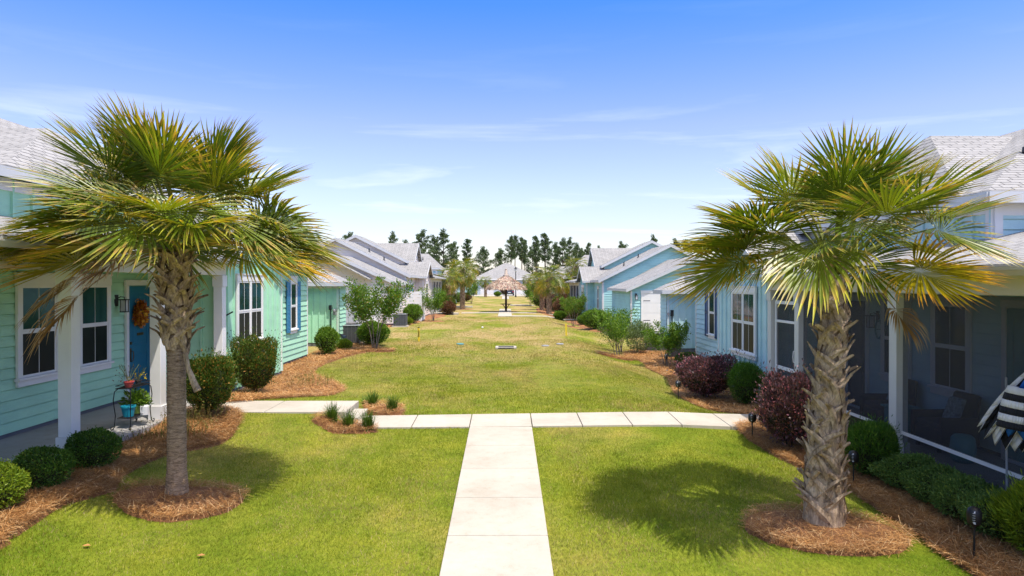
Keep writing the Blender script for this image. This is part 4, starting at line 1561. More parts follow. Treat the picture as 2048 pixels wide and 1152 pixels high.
def place_frond(root, hub, az, el, kind, scale=1.0, variant=None, roll=0.0, far=False):
    rg = random.Random(int(az * 100 + el * 7 + scale * 1000))
    lib = (FAR if far else FR).get(kind) or FR[kind]
    me = lib[variant if variant is not None and variant < len(lib) else rg.randrange(len(lib))]
    o = bpy.data.objects.new("frond", me)
    COL.objects.link(o)
    o.parent = root
    h = Vector(hub) - root_origin(root)
    a, e = R(az), R(el)
    outw = Vector((math.cos(a), math.sin(a), 0))
    m = Matrix.Rotation(a, 4, 'Z') @ Matrix.Rotation(-e, 4, 'Y') @ Matrix.Rotation(R(roll), 4, 'X')
    o.matrix_local = Matrix.Translation(h + outw * 0.06) @ m @ Matrix.Diagonal((scale, scale, scale, 1))
    return o


def boots(mb, c, z0, z1, rfun, n, seed, L=0.34, out=0.32, lean=26, w0=0.15):
    """split leaf bases criss-crossing round the trunk"""
    rg = random.Random(seed)
    for i in range(n):
        t = i / max(1, n - 1)
        z = z0 + (z1 - z0) * t + rg.uniform(-0.03, 0.03)
        a = i * 2.39996 + rg.uniform(-0.25, 0.25)
        rr = rfun(z) * 0.92
        l = L * rg.uniform(0.75, 1.25)
        for sg in ((-1, 1) if rg.random() < 0.85 else (rg.choice((-1, 1)),)):
            ln = R(lean * rg.uniform(0.6, 1.3)) * sg
            o_ = out * rg.uniform(0.6, 1.5)
            rows = []
            wj = rg.uniform(0.85, 1.2)
            K = 5
            for k in range(K + 1):
                u = k / K
                dist = l * u
                ang = a + math.sin(ln) * dist / max(rr, 0.1) + sg * 0.05
                rad = rr + o_ * dist * (0.25 + 0.75 * u) * (0.8 + 0.3 * (u > 0.8))
                zz = z + math.cos(ln) * dist * (1 - 0.1 * u)
                wd = (0.42 * w0 * (1 - u) + 0.062 - 0.012 * u) * wj
                th = 0.026 * (1 - u) + 0.014
                er = Vector((math.cos(ang), math.sin(ang), 0))
                et = Vector((-math.sin(ang), math.cos(ang), 0))
                up = Vector((0, 0, 1))
                side = (et * math.cos(ln) - up * math.sin(ln)).normalized()
                p = Vector((c[0], c[1], zz)) + er * rad
                rows.append([p - side * wd / 2, p + er * th, p + side * wd / 2, p - er * th * 0.7])
            vs = [v for r_ in rows for v in r_]
            fs = []
            for k in range(K):
                for q_ in range(4):
                    fs.append((k * 4 + q_, k * 4 + (q_ + 1) % 4, (k + 1) * 4 + (q_ + 1) % 4, (k + 1) * 4 + q_))
            fs += [(3, 2, 1, 0), (K * 4, K * 4 + 1, K * 4 + 2, K * 4 + 3)]
            mb.add(vs, fs)


def crown(root, hub, n, seed, mix, smin=0.9, smax=1.08, far=False, lo=-38, hi=82, clear=None):
    rg = random.Random(seed)
    for i in range(n):
        t = (i + 0.5) / n
        el = hi - (hi - lo) * t ** 0.95 + rg.uniform(-7, 7)
        az = i * 137.5 + rg.uniform(-14, 14)
        x = rg.random()
        if clear is not None and el < clear and abs((az + 90 + 180) % 360 - 180) < 62:
            continue
        if el > 25:
            kind = 'g' if x < 0.75 else 'y'
        elif el > -8:
            kind = 'g' if x < 0.45 else ('y' if x < 0.88 else 'o')
        else:
            kind = 'g' if x < 0.25 else ('y' if x < 0.7 else 'o')
        if far and kind == 'y' and rg.random() < 0.5:
            kind = 'g'
        if mix == 'warm' and el < 20 and rg.random() < 0.35:
            kind = 'o'
        h = Vector(hub) + Vector((0, 0, 0.10 * (el / 60)))
        place_frond(root, h, az, el, kind, rg.uniform(smin, smax) * (0.94 if el > 45 else 1.0), far=far, roll=rg.uniform(-45, 45),
                    variant=0 if el > 48 else ((2 if el > 22 and rg.random() < 0.6 else 1) if el > 14 or far else 0))


# left palm
gx, gy = LP
g0 = gzf(*LP)
pl_ = empty("palm_tree", (gx, gy, g0), "tall full-crowned palm with smooth ringed lower trunk, in a straw ring by the mint bungalow", "palm")
q = MB()
pr = random.Random(4)
prof = []
z = -0.05
while z < 2.32:
    base = 0.160 - 0.030 * sstep(0, 0.5, z) - 0.006 * z / 2 + 0.02 * sstep(1.9, 2.3, z)
    prof.append((float(base) + pr.uniform(-0.003, 0.003), z))
    prof.append((float(base) - 0.008, z + 0.012))
    z += pr.uniform(0.035, 0.06)
prof += [(0.15, 2.4), (0.12, 3.4)]
q.lathe((gx, gy, g0), prof, 28)
q.build("trunk", M['bark_s'], pl_, smooth=True)
q = MB()
hubL = (gx + 0.02, gy, 3.20)
rfL = lambda z: 0.135 + 0.045 * math.sin(math.pi * min(1, max(0, (z - 1.75) / 1.4)))
boots(q, (gx, gy), 1.80, 3.05, rfL, 48, 3, L=0.34, out=0.44, w0=0.13)
q.build("leaf_bases", M['boot'], pl_)
q = MB()
q.tube([(gx + 0.17, gy - 0.10, 1.80), (gx + 0.22, gy - 0.13, 1.62), (gx + 0.30, gy - 0.14, 1.42), (gx + 0.36, gy - 0.15, 1.30)], [0.035, 0.03, 0.045, 0.05], 5)
q.build("loose_boot", M['boot'], pl_)
crown(pl_, hubL, 58, 23, 'mix', 0.94, 1.08, lo=10, hi=80, clear=22)
for az, el, k, s_, v in ((-165, 2, 'o', 1.05, 0), (-142, 10, 'o', .92, 0), (-128, 12, 'o', .82, 0), (-62, 16, 'y', .88, 0), (-112, 34, 'y', .85, 1), (-28, 8, 'y', 1.08, 0), (-12, 6, 'o', 1.12, 0),
                         (-60, 22, 'y', 1.0, 0), (-72, 30, 'y', 1.0, 0), (172, 8, 'y', 1.15, 0), (-170, 22, 'y', 1.15, 1), (-20, 22, 'g', 1.1, 1), (0, 26, 'g', 1.15, 1), (155, 12, 'y', 1.05, 0)):
    place_frond(pl_, hubL, az, el, k, s_, v)
for az, el, s_ in ((-162, -4, 1.05), (-150, 6, 0.95), (-114, 14, 0.72)):
    place_frond(pl_, hubL, az, el, 'd', s_)

# right palm
gx, gy = RP
g0 = gzf(*RP)
pr_ = empty("palm_tree", (gx, gy, g0), "palm clad in criss-cross leaf bases down to the ground, beside the screened porch", "palm")
q = MB()
q.lathe((gx, gy, g0), [(0.24, -0.05), (0.25, 0.1), (0.21, 0.5), (0.17, 1.2), (0.14, 1.9), (0.11, 2.6), (0.09, 3.1)], 20)
q.build("trunk", M['boot'], pr_, smooth=True)
q = MB()
hubR = (gx + 0.12, gy, 2.88)
rfR = lambda z: 0.225 - 0.040 * (z - g0)


def boots_lean(mb, c, z0, z1, rf, n, seed, **k):
    m2 = MB()
    boots(m2, c, z0, z1, rf, n, seed, **k)
    m2.v = [(v[0] + 0.12 * float(sstep(0.6, 2.9, v[2] - g0)), v[1], v[2]) for v in m2.v]
    mb.add(m2.v, m2.f)


boots_lean(q, (gx, gy), g0 - 0.02, 2.80, rfR, 80, 9, L=0.46, out=0.24, lean=30, w0=0.17)
q.build("leaf_bases", M['boot'], pr_)
for tr in [c for c in pr_.children if c.name.startswith("trunk")]:
    for v in tr.data.vertices:
        v.co.x += 0.12 * float(sstep(0.6, 2.9, v.co.z))
crown(pr_, hubR, 32, 7, 'mix', 0.86, 0.98, lo=14, hi=80, clear=26)
for az, el, k, s_, v in ((-122, 40, 'h', 1.05, 0), (-18, 12, 'o', .86, 0), (-34, 12, 'o', .78, 0), (178, 16, 'y', .92, 0), (162, 26, 'y', .92, 0),
                         (-160, 38, 'g', 1.0, 0), (-90, 40, 'g', 1.05, 0), (-60, 48, 'g', 1.05, 0), (-10, 40, 'g', 1.05, 0), (40, 62, 'g', 1.05, 0), (-152, 34, 'g', 0.95, 0),
                          (-170, 26, 'g', 1.0, 0)):
    place_frond(pr_, hubR, az, el, k, s_, v)
place_frond(pr_, hubR, 5, -2, 'd', 0.7)


def small_palm(x, y, h, cr, seed, label, mix='mix', n=38, boot=True, group="palms further down the lawn"):
    g = gzf(x, y)
    r0 = empty("palm_tree", (x, y, g), label, "palm", group)
    q = MB()
    th = h - cr * 1.05
    q.lathe((x, y, g), [(0.26, -0.1), (0.22, 0.3), (0.19, th * 0.5), (0.19, th)], 12)
    q.build("trunk", M['bark_s'], r0, smooth=True)
    if boot:
        q = MB()
        boots(q, (x, y), g, g + th, lambda z: 0.24, int(26 * th), seed, L=0.30, out=0.25, w0=0.16)
        q.build("leaf_bases", M['boot'], r0)
    crown(r0, (x, y, g + th), n, seed, mix, cr / 2.0 * 0.92, cr / 2.0 * 1.08, far=True, lo=-42, hi=84)
    return r0


small_palm(-4.65, 73.0, 6.2, 2.0, 31, "full palm with a grey trunk left of the thatched umbrella, nearer of a close pair")
small_palm(-4.95, 77.5, 6.0, 1.9, 32, "palm just behind the full one left of the thatched umbrella")
small_palm(-5.9, 70.0, 4.9, 1.7, 33, "short trunked palm close to the cream bungalow's screened porch", 'warm')
small_palm(-3.75, 125.0, 4.3, 1.5, 34, "small distant palm left of the thatched roof, before the grey house")
small_palm(3.85, 73.0, 4.7, 1.75, 35, "orange tipped palm right of the thatched umbrella, left of a close pair", 'warm')
small_palm(4.10, 65.0, 5.3, 1.75, 36, "orange and green palm with a slim trunk, right of a close pair", 'warm')
small_palm(4.4, 128.0, 4.9, 1.7, 37, "small distant palm right of the street lamp", 'warm')
small_palm(5.4, 94.0, 5.3, 1.8, 38, "palm behind the orange pair, in front of the mint bungalow", 'warm')
small_palm(8.2, 79.5, 6.9, 1.8, 39, "green palm rising above the porch roof of the aqua bungalow")
small_palm(6.2, 76.5, 4.9, 1.6, 40, "low yellowed palm close to the aqua bungalow's porch", 'warm')


# ------------------------------------------------------------------ shrubs
def shrub(name, x, y, rx, ry, h, n, mat, label, cat="shrub", size=0.05, seed=0, lumpy=0.18, group=None, base=0.0, aspect=0.45, spiky=0.0, shell=0.22, core=True, flat=0.0, stems=5):
    g = gzf(x, y)
    rg = np.random.RandomState(seed + 1000)
    root = empty(name, (x, y, g), label, cat, group)
    d = sphere_dirs(n)
    d[:, 2] = np.abs(d[:, 2]) * np.where(rg.rand(n) < 0.22, -0.9, 1)
    # lumps: a few random bumps on the surface
    bumps = sphere_dirs(14)
    bumps[:, 2] = np.abs(bumps[:, 2])
    amp = rg.uniform(0.2, 1.3, 14)
    dots = np.clip(d @ bumps.T, 0, 1) ** 14
    rad = 1 - lumpy * 0.5 + lumpy * (dots * amp).max(1)
    rad *= 1 - shell * rg.rand(n) ** 2.0
    rad *= 1 + (rg.rand(n) < 0.08) * rg.uniform(0, 0.16 + spiky * 0.45, n)
    cz = g + base + (h - base) * 0.5
    hz = (h - base) * 0.5
    P_ = np.stack([x + d[:, 0] * rx * rad, y + d[:, 1] * ry * rad, cz + d[:, 2] * hz * rad * (1 - flat * 0)], 1)
    P_[:, 2] = np.maximum(P_[:, 2], g + 0.02)
    out_ = d * np.array([1, 1, 1.2]) + np.array([0, 0, 0.45 + spiky])
    D = out_ + rg.normal(size=(n, 3)) * (0.75 - 0.3 * spiky)
    Nn = rg.normal(size=(n, 3)) * 0.6 + d + np.array([0, 0, 0.3])
    V, F = leaf_arrays(P_, D, Nn, size * rg.uniform(0.7, 1.35, n), size * aspect * rg.uniform(0.8, 1.2, n))
    np_mesh("foliage", V, F, mat, parent=root)
    q = MB()
    rr = random.Random(seed)
    for i in range(stems):
        a = rr.uniform(0, 6.28)
        k = rr.uniform(0.2, 0.6)
        q.tube([(x + 0.08 * rx * math.cos(a), y + 0.08 * ry * math.sin(a), g - 0.02), (x + 0.3 * k * rx * math.cos(a), y + 0.3 * k * ry * math.sin(a), g + h * 0.35),
                (x + k * rx * math.cos(a + .3), y + k * ry * math.sin(a + .3), g + h * 0.75)], [0.012, 0.009, 0.004], 5)
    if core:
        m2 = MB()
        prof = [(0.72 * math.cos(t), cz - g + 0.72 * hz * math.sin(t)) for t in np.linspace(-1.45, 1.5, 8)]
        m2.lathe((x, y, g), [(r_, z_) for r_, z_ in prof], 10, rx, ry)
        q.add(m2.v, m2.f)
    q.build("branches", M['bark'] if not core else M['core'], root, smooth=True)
    return root


M['core'] = paint("shaded_core", (0.030, 0.036, 0.014), 0.95, 0.3, 9)  # dark colour of the solid core stands in for shade inside the foliage
GB = "clipped boxwood balls along the mint bungalow's porch"
shrub("shrub", -6.05, 10.05, 0.37, 0.37, 0.58, 6500, M['lf_box'], "dark green clipped ball shrub at the foot of the white porch post", size=0.035, seed=1, group=GB, lumpy=0.12)
shrub("shrub", -6.12, 9.05, 0.36, 0.36, 0.56, 6500, M['lf_box'], "dark green clipped ball shrub, middle of three beside the porch", size=0.035, seed=2, group=GB, lumpy=0.12)
shrub("shrub", -6.10, 8.15, 0.36, 0.36, 0.58, 6000, M['lf_yel'], "yellow-green clipped ball shrub at the left edge of the picture", size=0.038, seed=3, group=GB, lumpy=0.15)
shrub("shrub", -5.74, 13.2, 0.52, 0.46, 1.28, 15000, M['lf_holly'], "tall holly shrub with bronze tips, right behind the left palm's trunk", size=0.050, seed=4, spiky=0.55, lumpy=0.38)
shrub("shrub", -6.02, 16.4, 0.56, 0.60, 1.38, 15000, M['lf_holly'], "tall holly shrub with bronze tips under the mint bungalow's double window", size=0.050, seed=5, spiky=0.55, lumpy=0.40)
shrub("shrub", -6.75, 25.9, 0.42, 0.42, 1.12, 6000, M['lf_bright'], "upright green shrub at the corner of the mint bungalow, left of the air conditioner", size=0.06, seed=6)
shrub("shrub", -6.65, 28.2, 0.30, 0.30, 0.42, 2200, M['lf_yel'], "small low yellow-green shrub beside the air conditioner", size=0.055, seed=7)
shrub("shrub", -5.85, 30.1, 0.72, 0.65, 1.05, 8500, M['lf_bright'], "round glossy green shrub behind the young tree, right of the air conditioner", size=0.07, seed=8)
shrub("shrub", -6.45, 47.3, 0.66, 0.6, 1.30, 5000, M['lf_bright'], "block shaped green shrub before the white slatted fence", size=0.09, seed=9)
shrub("shrub", -5.15, 60.5, 0.75, 0.7, 1.15, 3500, M['lf_brown'], "reddish brown shrub left of the mid lawn palms", size=0.11, seed=10)
shrub("shrub", -5.6, 66.0, 0.8, 0.8, 1.5, 3500, M['lf_holly'], "dark green shrub behind the reddish brown one, by the screened porch", size=0.12, seed=11)
for i, (x, y, c, lb) in enumerate(((-8.0, 45.6, 'lf_silver', "low silvery grass tuft before the cream wall, leftmost of three"), (-7.2, 45.6, 'lf_silver', "low silvery grass tuft before the cream wall, middle of three"),
                                   (-6.6, 45.4, 'lf_yel', "low yellow-green tuft at the foot of the block shaped shrub"))):
    shrub("shrub", x, y, 0.36, 0.3, 0.42, 1200, M[c], lb, size=0.15, aspect=0.2, seed=20 + i, spiky=0.6, stems=3)
# right side
shrub("shrub", 5.35, 18.2, 0.80, 0.72, 1.20, 15000, M['lf_purple'], "wide purple-leaved shrub beyond the crossing path, below the navy shutters", size=0.062, seed=30, spiky=0.45, lumpy=0.4)
shrub("shrub", 6.05, 17.15, 0.42, 0.42, 1.08, 9000, M['lf_pod'], "soft bright green upright shrub right of the far purple shrub", size=0.075, aspect=0.16, seed=31, spiky=0.5)
shrub("shrub", 5.15, 12.35, 0.56, 0.60, 1.30, 15000, M['lf_purple'], "purple-leaved shrub with pink tips just left of the right palm's trunk", size=0.058, seed=32, spiky=0.6, lumpy=0.42)
shrub("shrub", 6.05, 14.9 - 1.0, 0.45, 0.40, 0.85, 6000, M['lf_pod'], "soft green shrub below the screen door, behind the pink tipped shrub", size=0.075, aspect=0.16, seed=33, spiky=0.5)
shrub("shrub", 5.78, 10.75, 0.40, 0.42, 0.92, 10000, M['lf_pod'], "round soft green shrub right of the palm trunk, at the porch post", size=0.065, aspect=0.18, seed=34, spiky=0.4)
GH = "low hedge plants along the screened porch"
for i, (x, y, lb) in enumerate(((5.98, 10.05, "low dark green hedge plant at the porch post, farthest of four"), (6.0, 9.40, "low dark green hedge plant, second from the porch post"),
                                (5.98, 8.80, "low dark green hedge plant, third from the porch post"), (5.98, 8.2, "low dark green hedge plant, nearest of four beside the yellow-green shrub"))):
    shrub("shrub", x, y, 0.45, 0.42, 0.56, 8500, M['lf_hedge'] if 'lf_hedge' in M else M['lf_box'], lb, size=0.036, seed=40 + i, lumpy=0.25, group=GH)
shrub("shrub", 6.0, 7.55, 0.40, 0.42, 0.85, 9000, M['lf_yel'], "yellow-green spiky shrub at the right edge of the picture", size=0.085, aspect=0.16, seed=45, spiky=0.6)
shrub("shrub", 6.75, 25.0, 0.50, 0.55, 0.55, 5000, M['lf_box'], "low dark green shrub against the pale blue batten wall", size=0.055, seed=46)
shrub("shrub", 5.85, 30.0, 0.68, 0.65, 1.40, 6500, M['lf_silver'], "silvery green bushy shrub left of the grey air conditioner", size=0.075, aspect=0.35, seed=47, lumpy=0.3, core=False, shell=0.6)
shrub("shrub", 5.95, 46.0, 0.85, 0.8, 1.35, 6500, M['lf_bright'], "large round green shrub before the aqua bungalow's shaded wall", size=0.09, seed=48)
shrub("shrub", 5.9, 51.0, 0.6, 0.6, 0.8, 2500, M['lf_box'], "dark green shrub behind the large round one, at the aqua wall", size=0.10, seed=49)
for i, (x, y, rx, h, c, lb) in enumerate(((5.7, 56.5, 0.7, 1.9, 'lf_holly', "tall dark shrub at the aqua bungalow's gabled front"), (5.3, 62.0, 0.9, 2.0, 'lf_brown', "bronze leaved tall shrub right of the slim trunked palm"),
                                          (5.4, 68.0, 1.0, 1.9, 'lf_holly', "dark green shrub mass at the aqua bungalow's porch, nearer one"), (4.9, 75.0, 1.1, 1.9, 'lf_purple', "dark purple shrub behind the slim trunked palm"),
                                          (4.0, 80.0, 1.2, 2.0, 'lf_bright', "green shrub left of the dark purple one, behind the palm pair"), (4.55, 57.5, 0.5, 0.7, 'lf_bright', "small round green shrub at the end of the far crossing path"),
                                          (-6.8, 80.0, 1.2, 1.8, 'lf_holly', "dark shrub before the pale teal bungalow's porch"), (-6.5, 92.0, 1.0, 1.4, 'lf_bright', "green shrub further along the pale teal bungalow"),
                                          (-5.8, 100.0, 0.8, 1.2, 'lf_brown', "rusty shrub near the far end of the pale teal bungalow"), (6.2, 90.0, 1.2, 1.6, 'lf_holly', "dark shrub before the mint bungalow on the right"),
                                          (-1.6, 134.5 - 5, 0.7, 0.9, 'lf_bright', "small green shrub left of the parked car"), (-0.4, 141, 0.9, 1.9, 'lf_brown', "rust red shrub against the grey house beside the car"))):
    shrub("shrub", x, y, rx, rx, h, 2600, M[c], lb, size=0.13, seed=60 + i, lumpy=0.3)


def grass_clump(x, y, r, h, label, n=70, mat='lf_lily', seed=0, group="strappy lily clumps beside the entry step", z=None):
    g = gzf(x, y) if z is None else z
    rg = np.random.RandomState(seed + 7)
    V, F = [], []
    for i in range(n):
        a = rg.uniform(0, 6.283)
        b0 = np.array([x + rg.normal() * r * 0.15, y + rg.normal() * r * 0.15, g])
        out_ = np.array([math.cos(a), math.sin(a), 0])
        sd = np.array([-math.sin(a), math.cos(a), 0])
        lean = rg.uniform(0.15, 1.0) * r
        hh = h * rg.uniform(0.6, 1.1)
        wd = rg.uniform(0.006, 0.011) * (1 + (mat != 'lf_lily') * 0)
        n0 = len(V)
        for k in range(4):
            t = k / 3
            p = b0 + out_ * lean * t ** 1.6 + np.array([0, 0, hh * (t - 0.28 * t * t * lean / r)])
            ww = wd * (1 - t * 0.85)
            V += [p - sd * ww, p + sd * ww]
        for k in range(3):
            F.append([n0 + 2 * k, n0 + 2 * k + 1, n0 + 2 * k + 3, n0 + 2 * k + 2])
    o = np_mesh("lily_clump", np.array(V), np.array(F), M[mat], origin=(x, y, g))
    return tag(o, label, "grass plant", group)


for i, (x, y, lb) in enumerate(((-3.38, 13.38 - .1, "strappy green clump left of the step, leftmost of three in front"), (-3.02, 13.12, "strappy green clump in front of the step, between two others"),
                                (-2.62, 13.02, "strappy green clump at the near corner of the step, rightmost of three"), (-2.95, 15.15, "strappy green clump behind the step, by the entry walk's end"),
                                (-2.42, 14.55, "strappy green clump behind the step where the crossing path begins"), (-3.22, 15.6, "small thin green clump in the lawn behind the entry walk"))):
    grass_clump(x, y, 0.25, 0.44 if i < 5 else 0.24, lb, 190 if i < 5 else 50, seed=i)


def weeds(x, y, rx, ry, h, n, label, seed):
    rg = np.random.RandomState(seed)
    V, F = [], []
    for i in range(n):
        bx, by = x + rg.uniform(-1, 1) * rx, y + rg.uniform(-1, 1) * ry
        g = gzf(bx, by) + 0.03
        a = rg.uniform(0, 6.28)
        hh = h * rg.uniform(0.3, 1)
        tip = np.array([bx + math.cos(a) * hh * 0.35, by + math.sin(a) * hh * 0.35, g + hh])
        b0 = np.array([bx, by, g])
        sd = np.array([-math.sin(a), math.cos(a), 0]) * 0.004
        n0 = len(V)
        V += [b0 - sd, b0 + sd, tip + sd * .4, tip - sd * .4]
        F.append([n0, n0 + 1, n0 + 2, n0 + 3])
        for k in range(7):
            t = rg.uniform(0.3, 1)
            p = b0 + (tip - b0) * t
            d = rg.normal(size=3)
            d /= np.linalg.norm(d)
            s2 = np.cross(d, rg.normal(size=3))
            s2 /= np.linalg.norm(s2)
            l = rg.uniform(0.02, 0.045)
            n0 = len(V)
            V += [p, p + d * l * .5 + s2 * l * .2, p + d * l, p + d * l * .5 - s2 * l * .2]
            F.append([n0, n0 + 1, n0 + 2, n0 + 3])
    tag(np_mesh("weed_patch", np.array(V), np.array(F), M['lf_weed'], origin=(x, y, gzf(x, y))), label, "weeds", kind='stuff')


weeds(-5.75, 12.4, 0.45, 0.8, 0.50, 150, "sparse yellow-brown weeds in the straw bed behind the left palm", 1)
weeds(-5.2, 18.4, 0.5, 0.7, 0.40, 90, "dry weeds in the straw bed below the mint bungalow's corner", 2)
weeds(-6.3, 11.7, 0.15, 0.3, 0.3, 30, "thin weeds at the edge of the porch slab", 3)


def young_tree(x, y, h, cr, label, seed=0, n=5200, nst=4, mat='lf_myrtle', lift=0.42, size=0.06, name="young_tree", spread=0.55, group=None, bare=0.42):
    g = gzf(x, y)
    rr = random.Random(seed)
    rg = np.random.RandomState(seed)
    root = empty(name, (x, y, g), label, "tree", group)
    q = MB()
    tips = []
    for i in range(nst):
        a = 6.283 * i / nst + rr.uniform(-.4, .4)
        bx, by = x + 0.07 * math.cos(a), y + 0.07 * math.sin(a)
        p = Vector((bx, by, g - 0.03))
        dirv = Vector((math.cos(a) * 0.22 * spread, math.sin(a) * 0.22 * spread, 1)).normalized()
        pts, rad = [p.copy()], [0.024 * h / 2.8]
        st = h * bare / 4
        for k in range(4):
            p = p + dirv * st + Vector((rr.uniform(-.02, .02), rr.uniform(-.02, .02), 0))
            dirv = (dirv + Vector((math.cos(a), math.sin(a), 0)) * 0.05 * spread).normalized()
            pts.append(p.copy())
            rad.append(rad[-1] * 0.90)
        q.tube(pts, rad, 6)
        for b in range(4):
            aa = a + rr.uniform(-1.3, 1.3)
            d2 = Vector((math.cos(aa) * spread * rr.uniform(.4, 1.1), math.sin(aa) * spread * rr.uniform(.4, 1.1), 1)).normalized()
            s0 = pts[rr.choice((-1, -1, -2))]
            ln = (h * 1.0 - (s0.z - g)) * rr.uniform(0.6, 1.0)
            bp, br = [s0.copy()], [rad[-1] * 0.7]
            pp_ = s0.copy()
            for k in range(5):
                pp_ = pp_ + d2 * ln / 5 + Vector((rr.uniform(-.03, .03), rr.uniform(-.03, .03), 0))
                bp.append(pp_.copy())
                br.append(br[-1] * 0.75)
                if k >= 1:
                    tips.append((pp_.copy(), ln * 0.055 * (1.6 if k < 4 else 0.9)))
            q.tube(bp, br, 5)
    q.build("trunk", M['bark'], root, smooth=True)
    P_, D, Nn = [], [], []
    per = max(1, n // len(tips))
    for t, r_ in tips:
        r_ = max(r_, cr * 0.07)
        c = np.array([(rg.normal(size=3) * np.array([1, 1, 1.1]) * r_) for _ in range(per)])
        P_.append(np.array(t) + c)
        D.append(c / (np.linalg.norm(c, axis=1, keepdims=True) + 1e-6) + rg.normal(size=(per, 3)) * 0.7 + np.array([0, 0, 0.5]))
        Nn.append(rg.normal(size=(per, 3)) + np.array([0, 0, 0.7]))
    P_, D, Nn = map(np.concatenate, (P_, D, Nn))
    nn = len(P_)
    V, F = leaf_arrays(P_, D, Nn, size * rg.uniform(.7, 1.3, nn), size * 0.5 * rg.uniform(.8, 1.2, nn))
    np_mesh("crown", V, F, M[mat], parent=root)
    return root


young_tree(-5.40, 28.1, 2.95, 1.1, "young multi-stemmed tree in a straw ring before the round glossy shrub, left lawn", 3, n=6500, size=0.105, spread=0.8)
young_tree(-5.35, 50.0, 2.5, 0.85, "bushy young tree with bright leaves by the white slatted fence", 4, n=4200, size=0.10, mat='lf_bright', bare=0.25, spread=0.6)
young_tree(-4.7, 92.0, 3.6, 1.1, "young tree far down the left side, before the pale teal bungalow", 5, n=2600, size=0.14, mat='lf_bright', bare=0.25)
young_tree(4.55, 27.9, 2.0, 0.6, "slender leafy young tree nearest the lawn on the right, left of the silvery shrub", 6, n=3400, size=0.075, mat='lf_bright', bare=0.22, spread=0.5)
young_tree(5.2, 31.0, 2.1, 0.6, "second leafy sapling tucked behind the slender one on the right", 7, n=2600, size=0.08, mat='lf_bright', bare=0.22, spread=0.5)
young_tree(5.98, 25.3, 1.75, 0.62, "rounded leafy young tree before the pale blue batten wall", 8, n=6500, size=0.07, mat='lf_bright', bare=0.34, spread=0.65)
young_tree(4.75, 48.0, 2.35, 0.8, "vase shaped young tree with pale stems before the aqua bungalow", 9, n=4200, size=0.09, mat='lf_myrtle', bare=0.45, spread=0.75)
young_tree(3.0, 83.0, 2.8, 1.0, "young green tree between the distant palms on the right", 10, n=2200, size=0.14, mat='lf_bright', bare=0.3)


# ------------------------------------------------------------------ pines on the skyline
def pine_proto(seed, h, cw, bare, nb=16, per=90, wide=1.0):
    """returns two meshes (trunk, crown) about the origin"""
    rr = random.Random(seed)
    rg = np.random.RandomState(seed)
    q = MB()
    bx, by = rr.uniform(-.4, .4), rr.uniform(-.4, .4)
    q.tube([(0, 0, -1), (bx * .4, by * .4, h * .4), (bx, by, h * .96)], [0.30, 0.22, 0.06], 7)
    P_, D = [], []
    for i in range(nb):
        t = i / (nb - 1)
        z = h * (bare + (1 - bare) * t)
        a = i * 2.4 + rr.uniform(-.5, .5)
        w_ = cw * (0.45 + 0.75 * math.sin(math.pi * min(1, 0.15 + 0.8 * t))) * rr.uniform(0.45, 1.1) * wide
        if t > 0.9:
            w_ *= 0.4
        e = Vector((bx * z / h + math.cos(a) * w_, by * z / h + math.sin(a) * w_, z + rr.uniform(0, .8)))
        s0 = Vector((bx * z / h, by * z / h, z - 0.5))
        q.tube([s0, s0.lerp(e, .5) + Vector((0, 0, .2)), e], [0.09, 0.06, 0.03], 4)
        for k in range(3):
            u = (0.55, 0.8, 1.0)[k]
            c = s0.lerp(e, u)
            r_ = rr.uniform(0.30, 0.62) * (0.7 + cw * 0.18)
            pts = sphere_dirs(per // 3) * (rg.rand(per // 3, 1) ** 0.4) * r_ * np.array([1.15, 1.15, 0.62]) + np.array(c)
            P_.append(pts)
            D.append(pts - np.array(c) + np.array([0, 0, 0.35]) + rg.normal(size=pts.shape) * 0.35)
    P_, D = np.concatenate(P_), np.concatenate(D)
    n = len(P_)
    V, F = leaf_arrays(P_, D, rg.normal(size=(n, 3)), 0.42 * rg.uniform(.7, 1.4, n), 0.20 * rg.uniform(.7, 1.3, n))
    tm = bpy.data.meshes.new("trunk")
    tm.from_pydata(q.v, [], q.f)
    tm.materials.append(M['pinebark'])
    co = bpy.data.meshes.new("crown")
    co.vertices.add(len(V))
    co.vertices.foreach_set("co", V.astype(np.float32).ravel())
    co.loops.add(F.size)
    co.loops.foreach_set("vertex_index", F.astype(np.int32).ravel())
    co.polygons.add(len(F))
    co.polygons.foreach_set("loop_start", np.arange(0, F.size, 4, dtype=np.int32))
    co.polygons.foreach_set("loop_total", np.full(len(F), 4, dtype=np.int32))
    co.materials.append(M['lf_pine'])
    co.update(calc_edges=True)
    return tm, co, h


PT = [pine_proto(1, 16, 1.9, 0.62, 22, 120), pine_proto(2, 16, 1.7, 0.55, 25, 120), pine_proto(3, 16, 2.4, 0.40, 32, 120, 1.1), pine_proto(4, 12, 3.2, 0.20, 40, 120, 1.15)]


def pine(px, ptop, Y, kind, label, ws=1.0):
    x = (px - 1012) * Y / 1365
    top = 2.75 - (ptop - 568) * Y / 1365
    g = gzf(x, Y)
    tm, co, h = PT[kind]
    s_ = (top - g) / h
    root = empty("pine_tree", (x, Y, g), label, "pine", "pines on the skyline", rz=px * 0.7)
    root.scale = (s_ * ws * 0.85, s_ * ws * 0.85, s_)
    for nm, me in (("trunk", tm), ("crown", co)):
        o = bpy.data.objects.new(nm, me)
        COL.objects.link(o)
        o.parent = root


